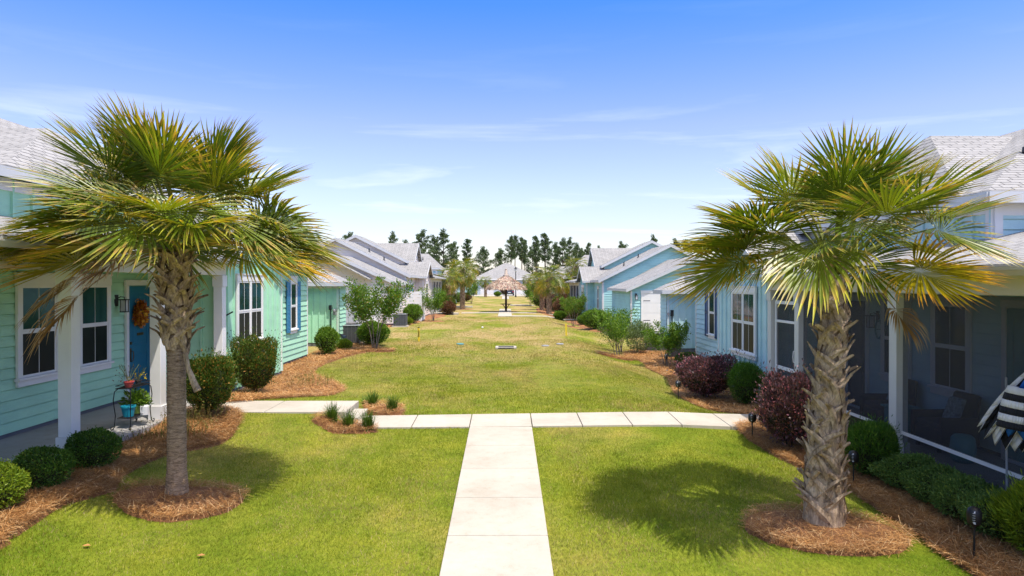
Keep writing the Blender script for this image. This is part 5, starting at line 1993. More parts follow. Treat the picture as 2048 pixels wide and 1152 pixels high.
for a in ((700, 474, 200, 3, "pine top showing just over the cream bungalow's ridge", 1.0), (785, 471, 190, 2, "bushy pine left of the far left cluster", .9),
          (815, 488, 190, 3, "low broad pine between two taller ones behind the cream bungalow", 1.0), (845, 468, 185, 2, "tall dense pine above the pale roof on the left", 1.2),
          (868, 478, 205, 2, "pine squeezed between the two tallest on the left", 1.0), (888, 467, 180, 2, "tall dense pine left of the mid lawn palm", 1.2),
          (932, 481, 190, 1, "slim topped pine directly behind the mid lawn palm", 1.0), (908, 490, 215, 2, "pine fringe just left of the slim topped pine", 1.0),
          (968, 500, 185, 3, "broad low pine left of the grey house roof, left one of two", .95), (1000, 503, 185, 3, "broad low pine left of the grey house roof, right one of two", .95),
          (1022, 476, 178, 0, "tall bare-trunked pine above the grey house, left of two", .85), (1029, 475, 188, 0, "bare-trunked pine just right of the first above the grey house", .8),
          (1044, 479, 180, 0, "bare-trunked pine above the street lamp", .85), (1048, 482, 195, 1, "thin pine behind the one above the street lamp", .7),
          (1073, 475, 180, 1, "tall pine left of the thick-trunked pair right of the grey roof", .9), (1091, 470, 170, 1, "tallest thick-trunked pine right of the grey house", 1.05),
          (1064, 500, 200, 3, "low pine below the thick-trunked pair", .8), (1112, 492, 200, 3, "low dense pine at the left foot of the mint bungalow's roof", .8),
          (1125, 483, 185, 2, "dense pine above the left end of the mint bungalow's roof", 1.1), (1140, 482, 190, 2, "dense pine beside it, above the mint bungalow's roof", .9),
          (1152, 493, 195, 3, "round topped pine above the mint bungalow's roof", .7), (1176, 488, 190, 1, "small isolated pine left of the aqua bungalow's dormer", .75),
          (1165, 503, 210, 3, "low pine fringe over the mint bungalow's roof", .8), (1245, 490, 200, 3, "pine top low over the aqua bungalow's dormer", .7),
          (1308, 477, 190, 2, "pine between the two gable peaks of the aqua bungalow", .8), (1352, 484, 200, 2, "pine right of the aqua bungalow's tallest gable", 1.0),
          (1372, 487, 200, 3, "pine partly behind the right palm's leftmost frond", 1.0), (1200, 498, 215, 3, "low pine just over the aqua bungalow's dormer ridge", .6)):
    pine(*a)
# distant wood seen low between the houses
rg = np.random.RandomState(5)
n = 9000
th = rg.uniform(-0.62, 0.62, n)
dist_ = rg.uniform(255, 300, n)
px_, py_ = np.sin(th) * dist_, np.cos(th) * dist_
hh = 4.5 + 2.5 * np.sin(th * 37) + 1.5 * np.sin(th * 91 + 1)
pz_ = 0.2 + rg.rand(n) ** 0.8 * hh
V, F = leaf_arrays(np.stack([px_, py_, pz_], 1), rg.normal(size=(n, 3)), rg.normal(size=(n, 3)), rg.uniform(1.2, 2.6, n), rg.uniform(0.8, 1.8, n))
tag(np_mesh("distant_wood", V, F, M['lf_pine']), "low band of distant dark woodland behind the far houses", "wood", kind='stuff')


# ------------------------------------------------------------------ things on the lawns and porches
# thatched umbrella with a ring table
tx, ty = 0.0, 67.0
tz = gzf(tx, ty) + 0.05
t = empty("thatched_umbrella", (tx, ty, tz), "thatched palm-leaf umbrella on a brown pole with a small round table", "umbrella")
q = MB()
q.lathe((tx, ty, tz), [(0.11, -0.1), (0.10, 2.0), (0.09, 3.7)], 10)
q.build("pole", M['wood'], t)
q = MB()
q.lathe((tx, ty, tz), [(0.52, 0.70), (0.54, 0.71), (0.54, 0.75), (0.52, 0.76)], 20)
q.build("tabletop", M['wood'], t)
for k in range(4):
    a = math.pi / 4 + k * math.pi / 2
    q = MB()
    q.tube([(tx + 0.08 * math.cos(a), ty + 0.08 * math.sin(a), tz + 0.30), (tx + 0.45 * math.cos(a), ty + 0.45 * math.sin(a), tz + 0.70)], 0.03, 6)
    q.build("brace", M['wood'], t)
rg = np.random.RandomState(3)
n = 9000
a_ = rg.uniform(0, 6.283, n)
u = rg.rand(n) ** 0.6
rad = 0.12 + 1.80 * u
zz = tz + 3.50 - 1.18 * u ** 1.15
P_ = np.stack([tx + rad * np.cos(a_), ty + rad * np.sin(a_), zz + rg.uniform(-.04, .05, n)], 1)
D = np.stack([np.cos(a_), np.sin(a_), -0.75 - 0.5 * (u > 0.9)], 1) + rg.normal(size=(n, 3)) * 0.22
V, F = leaf_arrays(P_, D, np.stack([np.cos(a_), np.sin(a_), np.full(n, 1.2)], 1) + rg.normal(size=(n, 3)) * 0.4, rg.uniform(.18, .42, n), rg.uniform(.03, .07, n))
np_mesh("thatch", V, F, M['thatch'], parent=t)
q = MB()
q.lathe((tx, ty, tz), [(1.80, 2.30), (1.0, 2.88), (0.15, 3.50), (0.05, 3.52)], 20)
q.build("frame", M['wood'], t)
q = MB()
q.lathe((tx, ty, tz), [(0.30, 3.46), (0.30, 3.60), (0.20, 3.62), (0.13, 3.90), (0.10, 4.12), (0.13, 4.18), (0.0, 4.2)], 10)
q.build("thatch_cap", M['thatch'], t)

# street lamp
lx, ly = 1.78, 125.0
lz = gzf(lx, ly)
t = empty("street_lamp", (lx, ly, lz), "black lantern topped street lamp before the grey house", "street lamp")
q = MB()
q.lathe((lx, ly, lz), [(0.16, 0), (0.16, 0.25), (0.09, 0.4), (0.075, 4.6), (0.06, 4.65)], 10)
q.build("pole", M['black'], t)
q = MB()
q.lathe((lx, ly, lz), [(0.12, 4.65), (0.17, 4.72), (0.23, 5.15), (0.20, 5.16)], 8)
q.build("lamp_glass", M['lens'], t)
q = MB()
q.lathe((lx, ly, lz), [(0.30, 5.16), (0.28, 5.22), (0.12, 5.40), (0.03, 5.60), (0.0, 5.62)], 8)
q.build("lamp_cap", M['black'], t)

# parked car, seen from behind
cx, cy = 0.68, 135.2
cz = 0.47
t = empty("parked_car", (cx, cy, cz), "dark blue-black parked car on the street behind the thatched umbrella's pole", "car")
q = MB()
prof = [(-2.25, 0.32), (-2.28, 0.62), (-2.18, 0.95), (-1.75, 1.02), (-1.35, 1.42), (0.35, 1.44), (1.05, 1.0), (2.05, 0.88), (2.25, 0.62), (2.22, 0.32)]
ws = [0.86, 0.90, 0.91, 0.88, 0.70, 0.70, 0.86, 0.86, 0.84, 0.82]
q.add([(cx - w_, cy + a, cz + z) for (a, z), w_ in zip(prof, ws)] + [(cx + w_, cy + a, cz + z) for (a, z), w_ in zip(prof, ws)],
      [tuple(range(10)), tuple(range(19, 9, -1))] + [(i, i + 10, (i + 1) % 10 + 10, (i + 1) % 10) for i in range(10)])
q.build("body", M['carpaint'], t, bevel=0.05)
q = MB()
q.hexa([(cx - .70, cy - 1.80, cz + 1.04), (cx + .70, cy - 1.80, cz + 1.04), (cx + .70, cy - 1.70, cz + 1.04), (cx - .70, cy - 1.70, cz + 1.04),
        (cx - .62, cy - 1.45, cz + 1.38), (cx + .62, cy - 1.45, cz + 1.38), (cx + .62, cy - 1.35, cz + 1.38), (cx - .62, cy - 1.35, cz + 1.38)])
q.build("rear_window", M['glassd'], t)
for sx_ in (-1, 1):
    q = MB()
    q.box(cx + sx_ * .72 - .14, cx + sx_ * .72 + .14, cy - 2.30, cy - 2.2, cz + 0.70, cz + 0.86)
    q.build("tail_light", M['red'], t)
    for dy_ in (-1.4, 1.4):
        q = MB()
        q.tube([(cx + sx_ * 0.66, cy + dy_, cz + 0.33), (cx + sx_ * 0.90, cy + dy_, cz + 0.33)], 0.33, 16)
        q.build("wheel", M['tyre'], t)
q = MB()
q.box(cx - .26, cx + .26, cy - 2.31, cy - 2.26, cz + 0.55, cz + 0.67)
q.build("number_plate", M['white'], t)


# air conditioners
def aircon(x, y, w_, h, label, group="outdoor air conditioning units"):
    g = gzf(x, y) + 0.03
    t = empty("air_conditioner", (x, y, g), label, "air conditioner", group)
    q = MB()
    q.box(x - w_ / 2 - .08, x + w_ / 2 + .08, y - w_ / 2 - .08, y + w_ / 2 + .08, g - 0.1, g + 0.05)
    q.build("pad", M['conc'], t)
    q = MB()
    b = w_ / 2
    q.box(x - b + .02, x + b - .02, y - b + .02, y + b - .02, g + 0.05, g + h - 0.04)
    q.build("core", M['dkgrey'], t)
    q = MB()
    z = g + 0.10
    while z < g + h - 0.10:
        q.box(x - b, x + b, y - b, y - b + 0.012, z, z + 0.022)
        q.box(x - b, x + b, y + b - 0.012, y + b, z, z + 0.022)
        q.box(x - b, x - b + 0.012, y - b + 0.014, y + b - 0.014, z, z + 0.022)
        q.box(x + b - 0.012, x + b, y - b + 0.014, y + b - 0.014, z, z + 0.022)
        z += 0.045
    for k in range(1, 5):
        xx = x - b + k * w_ / 5
        q.box(xx - .008, xx + .008, y - b - .006, y - b - .001, g + .06, g + h - .05)
        q.box(x + b + .001, x + b + .006, y - b + k * w_ / 5 - .008, y - b + k * w_ / 5 + .008, g + .06, g + h - .05)
    q.build("louvres", M['grille'], t)
    q = MB()
    q.box(x - b - .012, x + b + .012, y - b - .012, y + b + .012, g + h - 0.04, g + h)
    q.build("top_cover", M['grey'], t, bevel=0.01)
    q = MB()
    for k in range(6):
        r_ = 0.08 + k * 0.05
        q.tube([(x + r_ * math.cos(v), y + r_ * math.sin(v), g + h + 0.02) for v in np.linspace(0, 6.283, 20)], 0.006, 4)
    q.build("fan_guard", M['black'], t)


M['grille'] = paint("louvre_metal", (0.13, 0.135, 0.145), 0.5, 0.2, 6)
aircon(-6.98, 30.95, 0.86, 0.86, "grey air conditioner by the mint bungalow's batten wall, left lawn")
aircon(-6.75, 43.7, 0.80, 0.80, "grey air conditioner with pale casing in front of the cream bungalow")
aircon(6.85, 31.2, 0.86, 0.86, "grey air conditioner hidden between shrubs before the white garage door")
aircon(6.85, 47.6, 0.80, 0.95, "grey air conditioner in the shade of the aqua bungalow's side wall")

# white privacy fence
fx0, fx1, fy, fz = -7.28, -6.15, 49.6, gzf(-6.7, 49.6)
t = empty("slat_fence", ((fx0 + fx1) / 2, fy, fz), "white horizontal slat privacy fence in front of the cream bungalow", "fence")
for xx in (fx0 + .05, fx1 - .05):
    q = MB()
    q.box(xx - .05, xx + .05, fy - .05, fy + .05, fz - .1, fz + 2.25)
    q.build("post", M['white'], t)
q = MB()
q.box(fx1 - .1, fx1, fy + 2.0, fy + 2.1, fz - .1, fz + 2.2)
q.build("post", M['white'], t)
q = MB()
for k in range(9):
    z = fz + 0.08 + k * 0.238
    q.box(fx0, fx1 - .02, fy - .08, fy - .052, z, z + 0.205)
    q.box(fx1 + .001, fx1 + .03, fy - .05, fy + 2.1, z, z + 0.205)
q.build("slats", M['white'], t)


# yellow marker posts
def marker(x, y, h, label, dark=False):
    g = gzf(x, y)
    t = empty("marker_post", (x, y, g), label, "marker post")
    q = MB()
    q.hexa([(x - .045, y - .012, g - .05), (x + .045, y - .02, g - .05), (x + .045, y + .01, g - .05), (x - .045, y + .012, g - .05),
            (x - .045 - .02, y - .012, g + h), (x + .045 - .02, y - .02, g + h), (x + .045 - .02, y + .01, g + h), (x - .045 - .02, y + .012, g + h)])
    q.build("post", M['yellow'], t, bevel=0.006)
    if dark:
        q = MB()
        for k in range(7):
            zz_ = g + h * (0.35 + 0.07 * k)
            q.box(x - .040, x + .022, y - .024, y - .020, zz_, zz_ + h * 0.035)
        q.build("lettering", M['stake_b'], t)
        q = MB()
        q.box(x - .07, x + .03, y - .02, y + .018, g + h, g + h + 0.03)
        q.build("cap", M['black'], t)


marker(-4.15, 32.6, 0.66, "yellow marker post with dark lettering and black cap on the left lawn", True)
marker(3.22, 36.4, 0.64, "plain yellow leaning marker post on the right lawn")
marker(-6.05, 96.0, 0.9, "tiny distant yellow post by the far young tree")


# solar path lights
def path_light(x, y, h, label, hd=0.075, tilt=0.0):
    g = gzf(x, y)
    t = empty("solar_light", (x, y, g), label, "garden light", "solar stake lights along the right beds")
    q = MB()
    q.tube([(x, y, g - .05), (x + tilt * .5, y, g + h * .6)], 0.012, 8)
    q.tube([(x + tilt * .5, y, g + h * .6), (x + tilt * .6, y, g + h * .68)], [0.014, 0.028], 8)
    q.build("stake", M['black'], t)
    q = MB()
    c = (x + tilt * .6, y, g + h * .66)
    q.lathe(c, [(0.03, 0.0), (hd * .82, 0.02), (hd, h * 0.10), (hd, h * 0.24), (hd * .75, h * 0.31), (0.02, h * 0.34), (0, h * 0.345)], 14)
    q.build("lamp_housing", M['black'], t, smooth=True)
    q = MB()
    q.lathe((c[0] - hd * .32, c[1] - hd * .68, c[2] + 0.03), [(hd * .25, 0), (hd * .36, h * 0.05), (hd * .36, h * 0.19), (hd * .2, h * 0.23)], 10, 1, 0.5)
    for k in range(5):
        q.lathe((c[0] - hd * .32, c[1] - hd * .68, c[2] + 0.05 + k * h * .04), [(hd * .40, 0), (hd * .40, 0.004)], 10, 1, 0.5)
    q.build("lens", M['lens'], t)


path_light(5.30, 10.35, 0.56, "black solar stake light just right of the right palm's trunk")
path_light(5.22, 7.55, 0.62, "black solar stake light nearest the camera, at the bottom right")
path_light(4.62, 12.75, 0.52, "black solar stake light left of the pink tipped purple shrub")
path_light(4.48, 17.7, 0.50, "black solar stake light half hidden by the wide purple shrub")
path_light(5.78, 25.9 - 1.3, 0.58, "slim black stake light left of the rounded young tree", 0.06)

# storm drain, lids and litter in the lawn
g = gzf(0, 30)
t = empty("storm_drain", (0.0, 30.0, g), "low white concrete storm drain with dark slot in the dip of the lawn", "drain")
q = MB()
q.box(-.46, .46, 29.78, 29.9, g - .1, g + 0.075)
q.box(-.46, .46, 30.5, 30.62, g - .1, g + 0.075)
q.box(-.46, -.34, 29.9, 30.5, g - .1, g + 0.075)
q.box(.34, .46, 29.9, 30.5, g - .1, g + 0.075)
q.build("concrete_rim", M['conc'], t)
q = MB()
for k in range(9):
    q.box(-.33, .33, 29.93 + k * .065, 29.96 + k * .065, g + 0.02, g + 0.06)
q.build("grate", M['black'], t)
q = MB()
q.box(-.34, .34, 29.775, 29.778, g + .01, g + 0.055)
q.build("slot", M['black'], t)
for x, y, lb in ((-2.1, 31.3, "pale blue-green utility lid in the grass left of the storm drain"), (1.75, 30.3, "pale utility lid in the grass right of the storm drain, left of two"), (2.45, 31.0, "pale utility lid in the grass right of the storm drain, right of two")):
    q = MB()
    g = gzf(x, y)
    q.lathe((x, y, g), [(0.17, -.02), (0.17, 0.045), (0.15, 0.055), (0, 0.056)], 14)
    tag(q.build("utility_lid", M['tealp'] if x < 0 else M['grey'], None, origin=(x, y, g)), lb, "utility cover")
q = MB()
g = gzf(-1.47, 42.6)
q.lathe((-1.47, 42.6, g + .03), [(0.0, 0), (0.05, .02), (0.07, .06), (0.04, .10), (0, .11)], 8)
tag(q.build("paper_scrap", M['white'], origin=(-1.47, 42.6, g)), "small white scrap lying in the middle of the lawn", "litter")
for x, y, sd_, lb in ((-3.42, 7.66, 1, "curled dry leaf on the lawn below the left palm's ring"), (-4.75, 7.75, 2, "dry brown leaf on the lawn left of the curled one")):
    g = gzf(x, y)
    q = MB()
    q.add([(x - .045, y, g + .035), (x, y - .03, g + .04), (x + .05, y + .01, g + .032), (x, y + .03, g + .045)], [(0, 1, 2), (0, 2, 3)])
    tag(q.build("dry_leaf", M['needle'], origin=(x, y, g)), lb, "leaf")

# bin with a cyan lid
bx, by = 6.95, 28.2
g = gzf(bx, by)
t = empty("bin", (bx, by, g), "grey bin with bright cyan lid against the pale blue batten wall", "bin")
q = MB()
q.hexa([(bx - .20, by - .2, g), (bx + .20, by - .2, g), (bx + .20, by + .2, g), (bx - .20, by + .2, g), (bx - .27, by - .27, g + .92), (bx + .27, by - .27, g + .92), (bx + .27, by + .27, g + .92), (bx - .27, by + .27, g + .92)])
q.build("body", M['dkgrey'], t, bevel=0.02)
q = MB()
q.hexa([(bx - .30, by - .3, g + .92), (bx + .30, by - .3, g + .92), (bx + .30, by + .3, g + .92), (bx - .30, by + .3, g + .92), (bx - .24, by - .24, g + 1.02), (bx + .24, by - .24, g + 1.02), (bx + .24, by + .24, g + 1.06), (bx - .24, by + .24, g + 1.06)])
q.build("lid", M['cyanlid'], t, bevel=0.02)

# shepherd's hook feeder behind the left air conditioner
x, y = -7.35, 31.9
g = gzf(x, y)
t = empty("feeder_hook", (x, y, g), "thin curved hook with a small hanging bird feeder behind the left air conditioner", "bird feeder")
q = MB()
q.tube([(x, y, g)] + [(x, y, g + 1.5)] + [(x + 0.17 - 0.17 * math.cos(a), y, g + 1.5 + 0.17 * math.sin(a)) for a in np.linspace(0.3, 3.1, 7)], 0.010, 6)
q.build("hook", M['grey'], t)
q = MB()
q.lathe((x + .34, y, g + 1.06), [(0.08, 0), (0.08, 0.03), (0.045, 0.04), (0.045, 0.24), (0.09, 0.27), (0.01, 0.34), (0.004, 0.46)], 10)
q.build("feeder", M['limepot'], t)
# garden spotlight on a stake in front of the batten wall
x, y = -6.95, 28.9
g = gzf(x, y)
t = empty("solar_spotlight", (x, y, g), "black solar spotlight on a stake left of the grey air conditioner", "garden light")
q = MB()
q.tube([(x, y, g), (x, y, g + .55)], 0.015, 6)
q.build("stake", M['black'], t)
q = MB()
q.hexa([(x - .16, y - .02, g + .50), (x + .16, y - .10, g + .42), (x + .18, y + .14, g + .50), (x - .14, y + .2, g + .60), (x - .16, y - .02, g + .53), (x + .16, y - .10, g + .45), (x + .18, y + .14, g + .53), (x - .14, y + .2, g + .63)])
q.build("solar_panel", M['carpaint'], t)

# ------------------------------------------------------------------ left porch: plant stand, pots, wreath
px_, py_ = -6.68, 12.28
pz = 0.20
t = empty("plant_stand", (px_, py_, pz), "black wrought iron two-tier plant stand by the blue door", "plant stand")
hw, hl, hs = 0.13, 0.33, 0.72
for sx_ in (-1, 1):
    for sy_ in (-1, 1):
        q = MB()
        x0, y0 = px_ + sx_ * hw, py_ + sy_ * hl
        q.tube([(x0 * 1 - sx_ * .03, y0 - sy_ * .04, pz + hs), (x0 + sx_ * .01, y0 + sy_ * .01, pz + hs - .05), (x0 + sx_ * .02, y0 + sy_ * .03, pz + hs - .2), (x0, y0, pz + .25), (x0 + sx_ * .01, y0 + sy_ * .02, pz + .05),
                (x0 + sx_ * .03, y0 + sy_ * .055, pz + .012), (x0 + sx_ * .03, y0 + sy_ * .09, pz + .03), (x0 + sx_ * .025, y0 + sy_ * .09, pz + .06), (x0 + sx_ * .02, y0 + sy_ * .065, pz + .06)], 0.009, 6)
        q.build("leg", M['black'], t)
for nm, z, w_, l_ in (("shelf", hs, hw, hl), ("shelf", 0.20, hw - .01, hl - .03)):
    q = MB()
    for zz_ in ((0, 0.05) if z > .5 else (0,)):
        q.tube([(px_ - w_, py_ - l_, pz + z + zz_), (px_ + w_, py_ - l_, pz + z + zz_), (px_ + w_, py_ + l_, pz + z + zz_), (px_ - w_, py_ + l_, pz + z + zz_), (px_ - w_, py_ - l_, pz + z + zz_)], 0.007, 5)
    for k in range(1, 12):
        yy = py_ - l_ + 2 * l_ * k / 12
        q.tube([(px_ - w_, yy, pz + z), (px_ + w_, yy, pz + z)], 0.0045, 4)
        if z > .5:
            q.tube([(px_ + w_, yy, pz + z), (px_ + w_, yy, pz + z + .05)], 0.004, 4)
    q.build(nm, M['black'], t)


def pot(x, y, z, r, h, mat, label, plant=None, n=0, ph=0.3, size=0.05, seed=0, name="flower_pot", cat="flower pot"):
    t = empty(name, (x, y, z), label, cat)
    q = MB()
    q.lathe((x, y, z), [(r * .7, 0), (r * .95, h * .85), (r * 1.05, h * .86), (r * 1.05, h), (r * .9, h), (r * .88, h * .85), (0, h * .84)], 18)
    q.build("pot", M[mat], t, smooth=False)
    if plant:
        rg = np.random.RandomState(seed)
        d = sphere_dirs(n)
        d[:, 2] = np.abs(d[:, 2])
        P_ = np.array([x, y, z + h]) + d * np.array([ph * .75, ph * .75, ph]) * (0.3 + 0.7 * rg.rand(n, 1))
        V, F = leaf_arrays(P_, d + rg.normal(size=(n, 3)) * .6, rg.normal(size=(n, 3)) + np.array([0, 0, .6]), size * rg.uniform(.7, 1.3, n), size * .5 * rg.uniform(.8, 1.2, n))
        np_mesh("leaves", V, F, M[plant], parent=t)
        q = MB()
        rr = random.Random(seed)
        for k in range(7):
            a = rr.uniform(0, 6.28)
            q.tube([(x, y, z + h * .8), (x + ph * .25 * math.cos(a), y + ph * .25 * math.sin(a), z + h + ph * .45), (x + ph * .5 * math.cos(a), y + ph * .5 * math.sin(a), z + h + ph * .85)], 0.004, 4)
        q.build("stems", M['lf_weed'] if plant == 'lf_weed' else M['petiole'], t)
    return t


pot(px_, py_ - .14, pz + hs + .008, 0.085, 0.10, 'coral', "coral red pot with thin reddish stems on the stand's top shelf", 'lf_brown', 60, 0.34, 0.035, 1)
pot(px_, py_ + .17, pz + hs + .008, 0.06, 0.08, 'dkgrey', "small dark pot of yellow flowers on the stand's top shelf", 'lf_yelflower', 36, 0.26, 0.045, 2)
pot(px_, py_ - .16, pz + .21, 0.12, 0.19, 'tealbucket', "teal bucket shaped pot on the stand's lower shelf", None)
pot(px_ - .02, py_ + .14, pz + .21, 0.10, 0.14, 'limepot', "lime pot holding a bushy dark green plant on the lower shelf", 'lf_bright', 380, 0.30, 0.085, 3)
wx, wy, wz = px_ + .17, py_ + .06, pz
t = empty("watering_can", (wx, wy, wz + .19), "white enamel watering can leaning at the plant stand's lower shelf", "watering can")
q = MB()
q.lathe((wx, wy, wz + .20), [(0.07, 0), (0.075, .15), (0.06, .17), (0.0, .171)], 14)
q.build("body", M['wwhite'], t)
q = MB()
q.tube([(wx, wy + .06, wz + .23), (wx, wy + .14, wz + .30), (wx, wy + .19, wz + .37)], [0.018, .012, .02], 8)
q.build("spout", M['wwhite'], t)
q = MB()
q.tube([(wx, wy - .06, wz + .36), (wx, wy - .13, wz + .36), (wx, wy - .13, wz + .26), (wx, wy - .07, wz + .24)], .008, 6)
q.build("handle", M['wwhite'], t)
M_y = None

# wreath on the blue door
wc = np.array([-8.3 + 0.075, 15.38, 2.10])
t = empty("door_wreath", tuple(wc), "orange and rust autumn leaf wreath hanging on the blue door", "wreath")
rg = np.random.RandomState(8)
n = 900
a_ = rg.uniform(0, 6.283, n)
rr_ = 0.185 + rg.normal(size=n) * 0.05
P_ = np.stack([wc[0] + np.abs(rg.normal(size=n)) * .035, wc[1] + rr_ * np.cos(a_), wc[2] + rr_ * np.sin(a_)], 1)
D = np.stack([np.full(n, .5), np.cos(a_ + 1), np.sin(a_ + 1)], 1) + rg.normal(size=(n, 3)) * .7
V, F = leaf_arrays(P_, D, np.stack([np.ones(n), np.zeros(n), np.zeros(n)], 1) + rg.normal(size=(n, 3)) * .4, rg.uniform(.05, .10, n), rg.uniform(.03, .06, n))
np_mesh("leaves", V, F, M['orange_w'], parent=t)
q = MB()
q.tube([(wc[0], wc[1] + .185 * math.cos(a), wc[2] + .185 * math.sin(a)) for a in np.linspace(0, 6.283, 25)], 0.03, 6)
q.build("ring", M['wood'], t)
for dy_, dz_ in ((0.13, -.02), (-.12, .03), (0.02, -.18)):
    q = MB()
    cc = (wc[0] + .06, wc[1] + dy_, wc[2] + dz_)
    q.lathe(cc, [(0, -.04), (.035, -.025), (.045, 0), (.035, .025), (0, .035)], 10)
    q.build("gourd", M['gourd'], t, smooth=True)


# ------------------------------------------------------------------ furniture behind the right porch screen
ZP = -0.15


def armchair(x, y, label):
    t = empty("wicker_armchair", (x, y, ZP), label, "armchair", "wicker chairs on the screened porch")
    q = MB()
    q.box(x - .32, x + .32, y - .34, y + .34, ZP + .10, ZP + .40)
    q.build("seat", M['wicker'], t, bevel=0.04)
    q = MB()
    q.hexa([(x + .24, y - .36, ZP + .40), (x + .36, y - .36, ZP + .40), (x + .36, y + .36, ZP + .40), (x + .24, y + .36, ZP + .40),
            (x + .38, y - .33, ZP + .98), (x + .46, y - .33, ZP + .98), (x + .46, y + .33, ZP + .98), (x + .38, y + .33, ZP + .98)])
    q.build("backrest", M['wicker'], t, bevel=0.04)
    for s_ in (-1, 1):
        q = MB()
        a, b = sorted((y + s_ * .36, y + s_ * .44))
        q.box(x - .34, x + .34, a, b, ZP + .10, ZP + .62)
        q.build("armrest", M['wicker'], t, bevel=0.03)
        for e_ in (-.28, .28):
            q = MB()
            q.box(x + e_ - .025, x + e_ + .025, y + s_ * .30 - .025, y + s_ * .30 + .025, ZP, ZP + .10)
            q.build("leg", M['wicker'], t)
    q = MB()
    q.box(x - .30, x + .24, y - .33, y + .33, ZP + .40, ZP + .50)
    q.build("cushion", M['cushion_d'], t, bevel=0.03)
    p = empty("throw_pillow", (x + .12, y, ZP + .50), label.replace("brown wicker armchair", "patterned throw pillow on the wicker chair"), "pillow", "throw pillows on the wicker chairs")
    q = MB()
    q.hexa([(x + .06, y - .2, ZP + .51), (x + .16, y - .2, ZP + .51), (x + .16, y + .2, ZP + .51), (x + .06, y + .2, ZP + .51),
            (x + .20, y - .2, ZP + .90), (x + .30, y - .2, ZP + .90), (x + .30, y + .2, ZP + .90), (x + .20, y + .2, ZP + .90)])
    q.build("pillow_case", M['cushion'], p, bevel=0.045)


M['cushion_d'] = paint("dark_cushion", (0.07, 0.06, 0.06), 0.9, 0.2, 8)
armchair(7.72, 13.75, "brown wicker armchair behind the screen near the inner door")
armchair(7.72, 11.95, "brown wicker armchair behind the screen under the larger window")
t = empty("side_table", (7.45, 12.82, ZP), "small teal painted side table with drawers between the wicker chairs", "side table")
q = MB()
q.box(7.20, 7.72, 12.58, 13.06, ZP + .56, ZP + .60)
q.build("tabletop", M['tealp'], t, bevel=0.01)
q = MB()
q.box(7.25, 7.67, 12.63, 13.01, ZP + .12, ZP + .56)
q.build("cabinet", M['tealp'], t)
for z in (.16, .36):
    q = MB()
    q.box(7.238, 7.249, 12.66, 12.98, ZP + z, ZP + z + .17)
    q.build("drawer", M['tealp'], t, bevel=0.004)
for a in (7.28, 7.64):
    for b in (12.66, 12.98):
        q = MB()
        q.box(a - .025, a + .025, b - .025, b + .025, ZP, ZP + .12)
        q.build("leg", M['tealp'], t)
q = MB()
q.lathe((7.45, 11.05, ZP), [(.13, 0), (.17, .05), (.19, .22), (.17, .40), (.13, .44), (.0, .45)], 20)
tag(q.build("garden_stool", M['tealp'], origin=(7.45, 11.05, ZP), smooth=True), "teal ceramic drum stool beside the second wicker chair", "stool")
q = MB()
q.tube([(8.24, 15.02 + .13 * math.cos(a), 1.75 + .2 * math.sin(a)) for a in np.linspace(0, 6.283, 20)], 0.02, 6)
q.lathe((8.25, 15.02, 1.75), [(0.09, -.005), (0.09, .005)], 12)
tag(q.build("wall_plaque", M['tealp'], origin=(8.24, 15.02, 1.75)), "oval teal plaque on the porch wall below the lantern", "wall plaque")
# folded beach chairs with striped fabric
t = empty("folded_umbrella", (6.42, 8.4, ZP), "folded black and white striped beach umbrella with blue cloth at the right edge", "umbrella")


def fabric_strip(nm, pts, y0, y1, mat, th=0.02):
    q = MB()
    for (xa, za, oa), (xb, zb, ob_) in zip(pts[:-1], pts[1:]):
        q.hexa([(xa, y0 + oa, za), (xa + th, y0 + oa, za), (xa + th, y1 + oa, za), (xa, y1 + oa, za), (xb, y0 + ob_, zb), (xb + th, y0 + ob_, zb), (xb + th, y1 + ob_, zb), (xb, y1 + ob_, zb)])
    return q.build(nm, mat, t)


def canopy(c0, c1, r0, r1, gores, mats, nm, rings=None, lobes=0.16):
    """folded canopy between two points: gores run along it (or bands around it when rings is given)"""
    a, b = Vector(c0), Vector(c1)
    ax = (b - a).normalized()
    e1 = ax.cross(Vector((1, 0, 0.2))).normalized()
    e2 = ax.cross(e1)
    K, S = (rings or 7), gores * 4

    def pt(k, s_):
        u_ = k / K
        r_ = r0 + (r1 - r0) * math.sin(u_ * math.pi / 2) ** 0.8
        an = 2 * math.pi * s_ / S
        r_ *= 1 + lobes * math.cos(gores * an) + 0.05 * math.sin(3 * an + 4 * u_)
        sag = Vector((0, 0, -0.05 * u_ * (1 + math.cos(gores * an)))) * (0 if rings else 1)
        return a + (b - a) * u_ + e1 * math.cos(an) * r_ + e2 * math.sin(an) * r_ + sag
    n_ = K if rings else gores
    for g_ in range(n_):
        q = MB()
        if rings:
            for s_ in range(S):
                q.add([pt(g_, s_), pt(g_, s_ + 1), pt(g_ + 1, s_ + 1), pt(g_ + 1, s_)], [(0, 1, 2, 3)])
        else:
            for k in range(K):
                for s_ in range(g_ * 4, g_ * 4 + 4):
                    q.add([pt(k, s_), pt(k, s_ + 1), pt(k + 1, s_ + 1), pt(k + 1, s_)], [(0, 1, 2, 3)])
        o = q.build(nm, M[mats[g_ % len(mats)]], t, smooth=True)
        sm = o.modifiers.new("thick", 'SOLIDIFY')
        sm.thickness = 0.006


